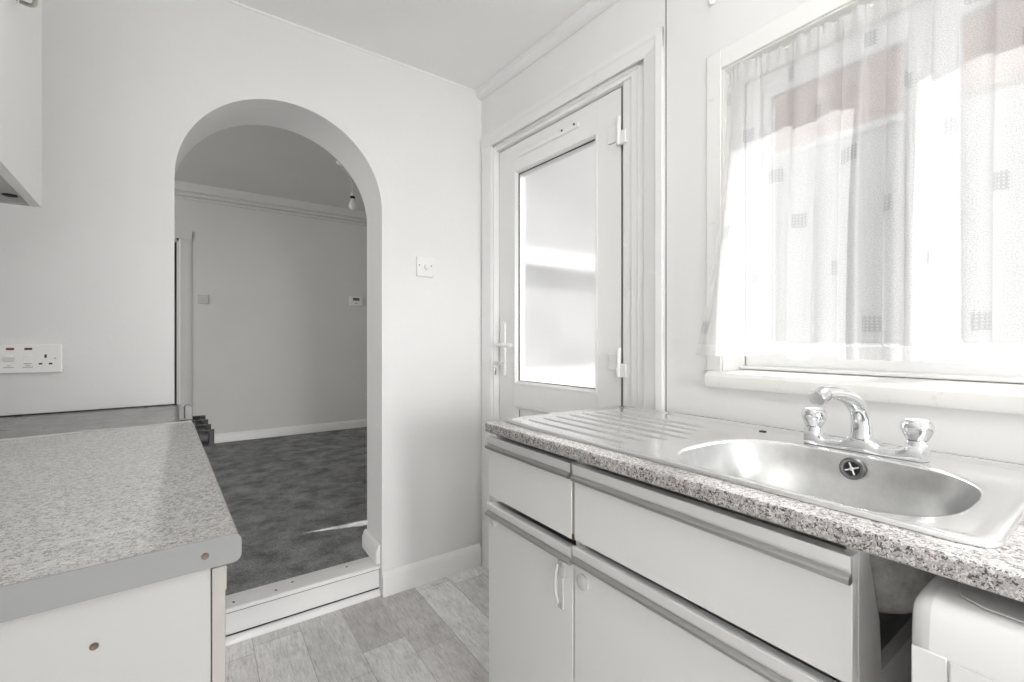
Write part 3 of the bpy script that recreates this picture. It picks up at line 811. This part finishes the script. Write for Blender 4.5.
# ------------------------------------------------------------------ right worktop, sink and tap
WT, WB = 0.910, 0.884
b = MB()
outer = [(0.652, 1.074), (1.219, 1.074), (1.234, 0.917), (1.2505, 0.912), (1.2505, -0.62), (0.652, -0.62)]
hole = [(0.714, 1.045), (1.10, 1.045), (1.188, 1.00), (1.188, 0.60), (1.188, 0.125), (0.714, 0.125)]
for z, rev in ((WT, False), (WB, True)):
    O = [b.bm.verts.new((x, y, z)) for x, y in outer]; I = [b.bm.verts.new((x, y, z)) for x, y in hole]
    n = 6
    for i in range(n): b.face([O[i], O[(i + 1) % n], I[(i + 1) % n], I[i]])
for ring in (outer, hole):
    for i in range(6):
        p, q = ring[i], ring[(i + 1) % 6]
        b.face([b.bm.verts.new(v) for v in ((p[0], p[1], WT), (q[0], q[1], WT), (q[0], q[1], WB), (p[0], p[1], WB))])
b.build('worktop', M_GRAN, bevel=0.006, seg=3, label='speckled granite-effect worktop holding the steel sink', cat='worktop')

sk = thing('sink', 'stainless steel inset sink with ribbed drainer', 'sink', (0, 0, WT + 0.0005))
SX0, SX1, SY0, SY1 = 0.702, 1.205, 0.097, 1.064
BC = (0.900, 0.357); BH = (0.176, 0.210)
NS = 96
def rrect(x0, x1, y0, y1, r, z):
    """rounded rectangle, NS points spread by angle around the bowl centre"""
    out_ = []
    c = BC
    for kk in range(NS):
        t = 2 * PI * kk / NS
        dx, dy = math.cos(t), math.sin(t)
        # ray-march to boundary by bisection on the rounded box distance
        lo, hi = 0.0, 2.0
        for _ in range(40):
            mid = (lo + hi) / 2
            px, py = c[0] + dx * mid, c[1] + dy * mid
            qx = abs(px - (x0 + x1) / 2) - (x1 - x0) / 2 + r; qy = abs(py - (y0 + y1) / 2) - (y1 - y0) / 2 + r
            dd = math.hypot(max(qx, 0), max(qy, 0)) + min(max(qx, qy), 0) - r
            if dd > 0: hi = mid
            else: lo = mid
        out_.append((c[0] + dx * lo, c[1] + dy * lo, z))
    return out_
def bowl(sc_, z, n=3.0, grow=0.0):
    out_ = []
    for kk in range(NS):
        t = 2 * PI * kk / NS
        ct, st_ = math.cos(t), math.sin(t)
        hx, hy = BH[0] * sc_ + grow, BH[1] * sc_ + grow
        rr = (abs(ct / hx) ** n + abs(st_ / hy) ** n) ** (-1 / n)
        out_.append((BC[0] + rr * ct, BC[1] + rr * st_, z))
    return out_
b = MB()
ins = lambda d, z, r: rrect(SX0 + d, SX1 - d, SY0 + d, SY1 - d, r, z)
b.loops([ins(0.0, 0.0, 0.026), ins(0.001, 0.004, 0.025), ins(0.004, 0.0062, 0.022), ins(0.009, 0.0066, 0.02), ins(0.016, 0.0058, 0.018), ins(0.024, 0.0022, 0.015), ins(0.030, 0.0018, 0.012),
         bowl(1.0, 0.0012, grow=0.010), bowl(1.0, 0.0002, grow=0.004), bowl(1.0, -0.003)], False, False)
# drainer ribs
for i in range(7):
    x = 0.772 + i * 0.052
    y0_ = 0.615 + 0.018 * abs(i - 3); y1_ = 1.025
    ring = []
    for y, s_ in ((y0_, 0.05), (y0_ + 0.02, 0.8), (y0_ + 0.06, 1.0), (y1_ - 0.02, 1.0), (y1_ - 0.004, 0.7), (y1_, 0.05)):
        ring.append([(x + 0.0065 * s_ * math.cos(t), y, 0.0012 + 0.0042 * s_ * math.sin(t)) for t in [PI * q / 6 for q in range(7)]])
    b.loops(ring, False, False, closed=False)
b.build('drainer', M_STEEL, sk, smooth=40, label='ribbed steel drainer and rim')
b = MB()
prof = [(1.0, -0.003), (0.985, -0.010), (0.958, -0.030), (0.92, -0.05), (0.90, -0.10), (0.87, -0.132), (0.80, -0.150), (0.70, -0.157), (0.30, -0.160), (0.14, -0.162)]
b.loops([bowl(s_, z, 3.0 if s_ > 0.5 else 2.0) for s_, z in prof], False, True)
bw = b.build('bowl', M_BOWL, sk, smooth=50)
b = MB()
b.loops([bowl(s_, z - 0.004, 3.0, grow=0.004) for s_, z in [(0.968, -0.024), (0.958, -0.030), (0.92, -0.05), (0.90, -0.10), (0.87, -0.132), (0.80, -0.150), (0.70, -0.157), (0.30, -0.160)]], False, True)
b.build('bowl_underside', M_UNDER, sk, smooth=50, label='dull grey underside of the bowl')
# overflow on the back wall of the bowl
ov = thing('overflow', None, None); ov.parent = bw
ov.location = (1.0635, 0.345, -0.026); ov.rotation_euler = (0, R(-84), 0)
b = MB(); b.lathe([(0.0215, -0.001), (0.0215, 0.003), (0.019, 0.0045), (0.0145, 0.003), (0.013, 0.0005), (0.013, -0.001)], seg=28); o = b.build('overflow_ring', M_RING, ov)
b = MB(); b.lathe([(0.0135, 0.0), (0.0135, 0.001)], seg=24); b.build('overflow_hole', M_BLACK, ov)
b = MB()
for a in (0.4, 1.97, 3.54, 5.11): b.tube([(0, 0, 0.0022), (0.0125 * math.cos(a), 0.0125 * math.sin(a), 0.0022)], 0.0022, 8)
b.lathe([(0.004, 0.001), (0.004, 0.0045), (0.002, 0.0055)], seg=12); b.build('overflow_cross', M_CHROME, ov)
b = MB(); b.lathe([(0.034, 0), (0.034, 0.003), (0.026, 0.002), (0.02, 0.001)], (BC[0], BC[1], -0.1625), seg=28); b.build('waste', M_CHROME, sk)
b = MB(); b.lathe([(0.0085, 0.0016), (0.0085, 0.0034), (0.005, 0.0042)], (1.150, 0.560, 0), seg=14); b.build('hole_plug', M_DARK, sk)

# deck mixer
tp = thing('mixer_tap', 'chrome bridge mixer tap with two faceted knobs behind the bowl', 'tap', (1.118, 0.347, WT + 0.0025))
b = MB()
secs = []
for y in [(-0.104 + 0.208 * i / 40) for i in range(41)]:
    a = abs(y)
    hgt = 0.016 + 0.018 * max(0.0, (a - 0.066) / 0.020 if a > 0.066 else 0) if a > 0.066 else 0.016
    hgt = 0.017 + 0.014 * ease(max(0, min(1, (a - 0.060) / 0.020))) + 0.016 * ease(max(0, min(1, (0.034 - a) / 0.022)))
    wd = 0.0215 if a < 0.097 else 0.0215 * math.sqrt(max(0.02, 1 - ((a - 0.097) / 0.0075) ** 2))
    ring = [(-wd, y, 0.0), (wd, y, 0.0), (wd, y, hgt * 0.55), (wd * 0.8, y, hgt * 0.9), (wd * 0.4, y, hgt), (-wd * 0.4, y, hgt), (-wd * 0.8, y, hgt * 0.9), (-wd, y, hgt * 0.55)]
    secs.append(ring)
b.loops(secs)
b.build('body', M_CHROME, tp, smooth=50)
for yy in (-0.087, 0.087):
    b = MB()
    b.lathe([(0.019, 0.020), (0.0165, 0.034), (0.016, 0.037)], (0, yy, 0), seg=24); b.build('pillar', M_CHROME, tp)
    b = MB()
    def wob(t, h): return 1 - (0.075 * (0.5 + 0.5 * math.cos(6 * t)) if 0.040 < h < 0.066 else 0.0)
    b.lathe([(0.012, 0.036), (0.0165, 0.0385), (0.0205, 0.046), (0.0250, 0.056), (0.0258, 0.064), (0.0235, 0.070), (0.0215, 0.0735), (0.0165, 0.0745), (0.006, 0.0746)], (0, yy, 0), seg=36, wob=wob)
    kn = b.build('knob', M_CHROME, tp, smooth=28)
    b = MB(); b.lathe([(0.0175, 0.0747), (0.0175, 0.0756), (0.012, 0.0762)], (0, yy, 0), seg=28); b.build('knob_cap', M_PLAST, kn)
b = MB()
path = [(0, 0, 0.026), (0.0, 0, 0.050), (-0.003, 0.001, 0.072), (-0.020, 0.004, 0.097), (-0.050, 0.009, 0.114), (-0.086, 0.014, 0.122), (-0.116, 0.0185, 0.124), (-0.138, 0.0215, 0.120)]
rr_ = [0.021, 0.0185, 0.0175, 0.0165, 0.0150, 0.0135, 0.0125, 0.0125]
fine, fr_ = [], []
for i in range(len(path) - 1):
    p0 = Vector(path[max(i - 1, 0)]); p1 = Vector(path[i]); p2 = Vector(path[i + 1]); p3 = Vector(path[min(i + 2, len(path) - 1)])
    for q in range(5):
        t = q / 5
        fine.append(0.5 * ((2 * p1) + (p2 - p0) * t + (2 * p0 - 5 * p1 + 4 * p2 - p3) * t * t + (3 * p1 - p0 - 3 * p2 + p3) * t ** 3)); fr_.append(rr_[i] + (rr_[i + 1] - rr_[i]) * t)
fine.append(Vector(path[-1])); fr_.append(rr_[-1])
b.tube(fine, fr_, 20); sp_ = b.build('spout', M_CHROME, tp, smooth=50)
b = MB(); b.tube([(-0.124, 0.0196, 0.1236), (-0.128, 0.0202, 0.1230), (-0.149, 0.0232, 0.1165), (-0.153, 0.0238, 0.1150)], [0.0122, 0.0150, 0.0155, 0.0140], 20); b.build('nozzle', M_CHROMED, sp_, smooth=50)

# ------------------------------------------------------------------ base units under the sink
FX = 0.672
RAILP = [(0.0, 0.0), (-0.010, 0.0005), (-0.0125, 0.003), (-0.0125, 0.0075), (-0.010, 0.0105), (-0.0045, 0.0125), (-0.003, 0.0155), (-0.003, 0.0325), (-0.0015, 0.0345), (0.0, 0.035)]
def front_with_rail(root, name, y0, y1, z0, z1, m=M_MELA):
    b = MB(); b.box(0.0, 0.017, y0, y1, z0, z1 - 0.034)
    f = b.build(name, m, root, bevel=0.0012)
    b = MB(); b.prism([(x, z1 - 0.035 + z) for x, z in RAILP], 'y', y0, y1)
    b.build('rail_lip', M_LIP, f, smooth=20)
    b = MB(); b.prism([(-0.0005, z1 - 0.0215), (-0.0038, z1 - 0.0210), (-0.0062, z1 - 0.0165), (-0.0066, z1 - 0.0010), (-0.0058, z1 + 0.0003), (-0.0005, z1 + 0.0005)], 'y', y0 + 0.0003, y1 - 0.0003)
    b.prism([(0.0, z1 - 0.001), (0.0, z1 - 0.034), (0.017, z1 - 0.034), (0.017, z1 - 0.001)], 'y', y0, y1)
    b.build('handle_rail', M_ALU, f, smooth=20)
    return f
# unit by the door
u1 = thing('base_cabinet', 'narrow white base cabinet with drawer nearest the back door', 'cabinet', (FX, 0, 0))
b = MB()
b.box(0.020, 0.50, 1.060, 1.076, 0.10, 0.882); b.box(0.020, 0.50, 0.7295, 0.744, 0.10, 0.882)
b.box(0.020, 0.50, 0.744, 1.060, 0.10, 0.118); b.box(0.485, 0.50, 0.744, 1.060, 0.118, 0.882)
b.box(0.07, 0.088, 0.7295, 1.076, 0.001, 0.10)
b.build('carcass', M_MELA, u1)
front_with_rail(u1, 'drawer', 0.7375, 1.083, 0.700, 0.869)
d_ = front_with_rail(u1, 'door', 0.733, 1.083, 0.12, 0.681)
b = MB(); b.box(-0.004, -0.0005, 0.762, 0.780, 0.532, 0.640)
b.lathe([(0.013, -0.0005), (0.013, -0.006), (0.009, -0.008)], (0, 0.763, 0.618), 'x', 20)
lk = b.build('child_lock', M_CLEARPL, d_, bevel=0.001, label='clear plastic child lock')
b = MB(); b.tube([(-0.006, 0.778, 0.630), (-0.012, 0.778, 0.60), (-0.012, 0.777, 0.57), (-0.006, 0.777, 0.545)], 0.0035, 8); b.build('strap', M_CLEARPL, lk)
b = MB(); b.lathe([(0.0125, -0.0005), (0.0125, -0.005), (0.009, -0.007), (0.004, -0.0072)], (0, 1.055, 0.633), 'x', 22); b.build('catch_disc', M_CLEARPL, d_)
# sink unit
u2 = thing('base_cabinet', 'wide white sink cabinet with cut-away end beside the washing machine', 'cabinet', (FX, 0, 0))
b = MB(); b.box(0.020, 0.50, 0.712, 0.7275, 0.10, 0.882)
b.box(0.020, 0.50, 0.231, 0.712, 0.10, 0.118); b.box(0.485, 0.50, 0.231, 0.712, 0.118, 0.60); b.box(0.07, 0.088, 0.217, 0.7275, 0.001, 0.10)
b.build('carcass', M_MELA, u2)
b = MB()
b.prism([(0.019, 0.10), (0.50, 0.10), (0.50, 0.682), (0.102, 0.682), (0.100, 0.70), (0.093, 0.755), (0.079, 0.79), (0.069, 0.815), (0.056, 0.850), (0.050, 0.882), (0.019, 0.882)], 'y', 0.217, 0.231)
b.build('end_panel', M_MELA, u2, label='cut-away white end panel')
front_with_rail(u2, 'drawer_front', 0.218, 0.7275, 0.703, 0.868)
d_ = front_with_rail(u2, 'door', 0.218, 0.7275, 0.12, 0.690)
b = MB(); b.lathe([(0.0175, -0.0005), (0.0175, -0.004), (0.012, -0.0075), (0.004, -0.008)], (0, 0.700, 0.622), 'x', 26); b.build('catch_disc', M_CLEARPL, d_)
# wooden strip showing between the two units
b = MB(); b.box(0.002, 0.018, 0.7285, 0.7365, 0.700, 0.845); b.build('filler_strip', M_FILL, u1, label='beige filler strip with recess shade painted in')
b = MB(); b.box(0.0005, 0.0019, 0.7288, 0.7362, 0.700, 0.713); b.build('stain', M_SCREW, u1)

# ------------------------------------------------------------------ washing machine
wm = thing('washing_machine', 'white washing machine under the worktop end', 'washing machine', (0.640, -0.232, 0.0))
b = MB()
yR, yL = -0.40, 0.389
# body section in xz with rounded front top edge
prof = [(0.52, 0.01), (0.012, 0.01), (0.004, 0.03), (0.0, 0.08), (0.0, 0.778), (0.001, 0.820), (0.004, 0.840), (0.010, 0.851), (0.020, 0.857), (0.040, 0.860), (0.52, 0.861)]
b.prism(prof, 'y', yL - 0.595, yL)
b.build('body', M_APPL, wm, bevel=0.018, seg=4, smooth=40)
b = MB()
pts = [(0.105, yL - 0.028), (0.060, yL - 0.029), (0.036, yL - 0.036), (0.024, yL - 0.056), (0.021, yL - 0.10), (0.021, yL - 0.44), (0.06, yL - 0.54), (0.50, yL - 0.54), (0.50, yL - 0.028)]
b.prism(pts, 'z', 0.8612, 0.8630)
b.build('lid', M_APTOP, wm, bevel=0.001, label='white lid greyed for the shade under the worktop')
b = MB(); b.box(-0.004, -0.0003, yL - 0.595 + 0.02, yL - 0.034, 0.673, 0.8055); pn = b.build('detergent_drawer', M_APPL, wm, bevel=0.002)
b = MB(); b.box(-0.0025, -0.0003, yL - 0.0325, yL - 0.004, 0.60, 0.807); b.build('corner_trim', M_APPL, wm, bevel=0.001)
b = MB(); b.box(-0.0052, -0.0041, yL - 0.085, yL - 0.052, 0.7855, 0.7872); b.build('embossed_line', M_MARK, pn)
b = MB(); b.lathe([(0.175, -0.0003), (0.172, -0.018), (0.150, -0.024), (0.135, -0.012)], (0, yL - 0.30, 0.40), 'x', 48); b.build('door', M_APPL, wm)

# ------------------------------------------------------------------ left side: worktop, cabinet, cooker, wall cupboard
wl = thing('worktop', 'worn grey worktop in the left foreground with cut end', 'worktop', LO, LROT)
b = MB()
def roundend(x0, x1, z0, z1, r, n=5):
    p = [(x0, z0)]
    p += [(x1 - r + r * math.sin(t), z0 + r - r * math.cos(t)) for t in [PI / 2 * i / n for i in range(n + 1)]]
    p += [(x1 - r + r * math.cos(t), z1 - r + r * math.sin(t)) for t in [PI / 2 * i / n for i in range(n + 1)]]
    p += [(x0, z1)]
    return p
pr = roundend(-0.600, 0.0, 0.887, 0.918, 0.008)
A = [(x, 0.002, z) for x, z in pr]
B = [(x, 0.905 + 0.069 * x, z) for x, z in pr]
b.loops([A, B]); b.build('slab', M_GRANL, wl)
b = MB(); b.prism(roundend(-0.600, 0.0006, 0.8865, 0.9186, 0.0085), 'y', -0.001, 0.0015)
es = b.build('end_strip', M_GREYPL, wl, label='grey plastic end strip')
b = MB(); b.lathe([(0.0036, -0.0012), (0.0036, -0.0022), (0.0015, -0.0018)], (-0.034, 0, 0.9015), 'y', 14); b.build('screw', M_SCREW, es)
b = MB()
b.loops([[(x, 0.905 + 0.069 * x + o_, z) for x, z in ((-0.60, 0.915), (-0.004, 0.915), (-0.004, 0.9205), (-0.60, 0.9205))] for o_ in (0.0005, 0.006)])
b.build('back_strip', M_STRIPE, wl, label='thin metal strip along the cooker edge')

bc = thing('base_cabinet', 'white base cabinet under the left foreground worktop', 'cabinet', LO, LROT)
b = MB(); b.box(-0.598, -0.0285, 0.0035, 0.860, 0.001, 0.8855); b.build('carcass', M_SHADEMELA, bc, bevel=0.001)
b = MB(); b.box(-0.0275, -0.0145, 0.003, 0.44, 0.10, 0.8845); dd = b.build('door', M_EDGE, bc, bevel=0.0015, label='door with beige edging')
b = MB(); b.box(-0.0272, -0.0138, 0.0018, 0.0028, 0.857, 0.884); b.build('tape', M_TAPE, dd)
b = MB(); b.box(-0.0275, -0.0145, 0.443, 0.858, 0.10, 0.8845); b.build('door', M_EDGE, bc, bevel=0.0015)
b = MB(); b.lathe([(0.0035, 0.0034), (0.0035, 0.0022), (0.001, 0.0028)], (-0.124, 0, 0.838), 'y', 14); b.build('screw', M_SCREW, bc)

ck = thing('cooker', 'freestanding cooker with grey steel hob and black knobs by the arch', 'cooker', (-0.012, 1.522, 0), LROT)
CW = 0.440
b = MB(); b.box(-0.575, -0.022, 0.0, CW, 0.012, 0.905); b.build('body', M_APPL, ck, bevel=0.003)
b = MB(); b.box(-0.577, -0.012, 0.0, CW, 0.906, 0.915); hb = b.build('hob', M_HOB, ck, bevel=0.003)
b = MB(); b.box(-0.577, -0.030, CW - 0.012, CW - 0.001, 0.9155, 0.919); b.build('rear_strip', M_BLACK, hb)
b = MB()
for x0, x1 in ((-0.036, -0.024), (-0.0225, -0.005)):
    r_ = (x1 - x0) * 0.42
    pts = [(x0, 0.9155), (x1, 0.9155), (x1, 0.957 - r_)] + [((x0 + x1) / 2 + ((x1 - x0) / 2) * math.cos(t), 0.957 - r_ + r_ * math.sin(t)) for t in [PI * q / 8 for q in range(1, 8)]] + [(x0, 0.957 - r_)]
    b.prism(pts, 'y', 0.035, 0.075)
b.build('front_guard', M_STRIPE2, ck, bevel=0.002)
b = MB(); b.prism([(-0.0215, 0.79), (0.0, 0.79), (0.006, 0.80), (-0.004, 0.893), (-0.010, 0.904), (-0.0215, 0.904)], 'y', 0.0, CW); fa = b.build('fascia', M_HOB, ck, bevel=0.002)
for yy in (0.080, 0.185, 0.295, 0.400):
    b = MB(); b.lathe([(0.026, 0.003), (0.026, 0.012), (0.023, 0.016), (0.022, 0.034), (0.016, 0.038)], (0.0, yy, 0.851), 'x', 22)
    b.box(0.014, 0.050, yy - 0.006, yy + 0.006, 0.827, 0.875)
    b.build('knob', M_BLACK, ck, bevel=0.001)
b = MB(); b.box(-0.0215, 0.002, 0.006, CW - 0.006, 0.14, 0.775); od = b.build('oven_door', M_BLACK, ck, bevel=0.004)
b = MB(); b.tube([(0.002, 0.05, 0.74), (0.03, 0.06, 0.74), (0.03, CW - 0.06, 0.74), (0.002, CW - 0.05, 0.74)], 0.007, 10); b.build('handle', M_CHROME, od)

wc = thing('wall_cabinet', 'white wall cupboard with metal cup handle at upper left', 'cupboard', LO, LROT)
cb0, cb1, ca0, ca1 = 1.447, 2.17, -0.601, -0.288
y0c, y1c = 0.40, 0.896
b = MB()
b.box(ca0, ca1 - 0.0195, y0c, y0c + 0.016, cb0, cb1); b.box(ca0, ca1 - 0.0195, y1c - 0.016, y1c, cb0, cb1)
b.box(ca0, ca1 - 0.0195, y0c + 0.016, y1c - 0.016, cb0 + 0.014, cb0 + 0.030); b.box(ca0, ca1 - 0.0195, y0c + 0.016, y1c - 0.016, cb1 - 0.016, cb1)
b.box(ca0, ca0 + 0.008, y0c + 0.016, y1c - 0.016, cb0 + 0.030, cb1 - 0.016)
b.build('carcass', M_SHADEMELA, wc)  # whole carcass in the darkened melamine, painting shade onto its underside
b = MB(); b.box(ca1 - 0.0185, ca1, y0c, y1c, cb0, cb1); dd = b.build('door', M_MELA, wc, bevel=0.001)
b = MB(); b.lathe([(0.012, -0.0005), (0.012, -0.0025)], (ca1 - 0.045, y1c - 0.030, cb0 + 0.014), 'z', 18); b.build('screw_hole', M_DARK, wc)
# cup pull
b = MB()
hy, hz_ = 0.600, 1.787
rings = []
for i in range(9):
    a = PI / 2 * i / 8
    rings.append([(ca1 + 0.0005 + 0.030 * math.sin(a) * (math.sin(t) ** 0.5 if math.sin(t) > 0 else 0), hy + 0.062 * math.cos(t) * (0.35 + 0.65 * math.cos(a) if i else 1), hz_ + 0.052 * math.sin(t) * math.cos(a) + 0.0) for t in [PI * q / 20 for q in range(21)]])
b.loops(rings, False, False, closed=False)
hp = b.build('handle', M_NICKEL, dd, smooth=60, label='brushed metal cup handle')
sol = hp.modifiers.new('thickness', 'SOLIDIFY'); sol.thickness = 0.003
b = MB(); b.tube([(ca1 + 0.004 + 0.028 * max(0.0, math.sin(t)) ** 0.7, hy - 0.063 * math.cos(t), hz_ + 0.003 - 0.010 * math.sin(t)) for t in [PI * q / 24 for q in range(25)]], 0.0038, 10)
b.build('handle_lip', M_NICKEL, dd)

# ------------------------------------------------------------------ wall plates in the kitchen
cs = thing('cooker_switch_socket', 'white cooker switch and socket plate above the cooker', 'socket', (-0.455, YA - 0.0005, 1.0845))
b = MB(); b.prism([(-0.098, -0.0445), (0.098, -0.0445), (0.098, 0.0445), (-0.098, 0.0445)], 'y', -0.014, 0.0); b.build('plate', M_PLAST, cs, bevel=0.004, seg=3)
for nx in (-0.013, 0.025):
    b = MB(); b.box(nx - 0.0085, nx + 0.0085, -0.0155, -0.0141, 0.0265, 0.0325); b.build('neon_indicator', M_RED, cs, bevel=0.001)
b = MB(); b.prism([(-0.0141, -0.010), (-0.0141, 0.012), (-0.023, 0.006), (-0.0165, -0.006)], 'x', -0.028, -0.004); b.build('rocker', M_PLAST, cs, bevel=0.001)
b = MB(); b.prism([(-0.0141, -0.017), (-0.0141, 0.012), (-0.016, 0.011), (-0.0205, -0.014)], 'x', 0.0155, 0.0335); b.build('rocker', M_PLAST, cs, bevel=0.001)
for lx in (-0.016, 0.024):
    b = MB()
    for i in range(7): b.box(lx - 0.011 + i * 0.0032, lx - 0.0088 + i * 0.0032, -0.0145, -0.0141, -0.0272, -0.0248)
    b.box(lx - 0.004, lx + 0.004, -0.0145, -0.0141, -0.0215, -0.0200)
    b.build('printed_marking', M_MARK, cs)
for dx, dz, ww, hh in ((0.062, 0.007, 0.0052, 0.0105), (0.051, -0.0165, 0.0078, 0.005), (0.073, -0.0165, 0.0078, 0.005)):
    b = MB(); b.box(dx - ww / 2, dx + ww / 2, -0.0146, -0.0141, dz - hh / 2, dz + hh / 2); b.build('socket_slot', M_BLACK, cs)
b = MB(); b.lathe([(0.003, -0.0141), (0.003, -0.0150), (0.001, -0.0148)], (0.083, 0, 0.0), 'y', 12); b.build('screw', M_NICKEL, cs)

ds = thing('dimmer_switch', 'white dimmer switch with round knob between arch and back door', 'light switch', (0.867, YA - 0.0005, 1.486))
b = MB(); b.box(-0.043, 0.043, -0.012, 0.0, -0.046, 0.046); b.build('plate', M_PLAST, ds, bevel=0.003)
b = MB(); b.lathe([(0.0125, -0.0121), (0.012, -0.022), (0.010, -0.024)], (0.006, 0, 0.0), 'y', 22); b.build('knob', M_PLAST, ds)
for sx in (-0.030, 0.030):
    b = MB(); b.lathe([(0.0035, -0.0121), (0.0035, -0.0132), (0.001, -0.013)], (sx, 0, 0.006), 'y', 12); b.build('screw', M_MARK, ds)

# ------------------------------------------------------------------ globe lamp added out of view to fill the kitchen
cl_ = thing('fill_globe_lamp', 'white globe lamp added out of view to fill the kitchen', 'fill light', (0.33, 0.05, H - 0.0005))
b = MB(); b.lathe([(0.05, 0), (0.05, -0.012), (0.02, -0.025), (0.008, -0.028), (0.008, -0.115), (0.035, -0.12), (0.04, -0.135)], seg=28); b.build('ceiling_rose', M_PLAST, cl_)  # rose of the added fill lamp
fill_lamp_m = mat('fill_globe_glow', (0.9, 0.9, 0.9), 0.4)
k = NT(fill_lamp_m); k.b.inputs['Emission Color'].default_value = (1.0, 0.995, 0.985, 1); k.b.inputs['Emission Strength'].default_value = 27.0
b = MB(); b.lathe([(0.14 * math.sin(a) + 0.001, -0.27 + 0.14 * math.cos(a)) for a in [PI * (0.09 + 0.91 * i / 20) for i in range(21)]], seg=36); b.build('fill_globe', fill_lamp_m, cl_)
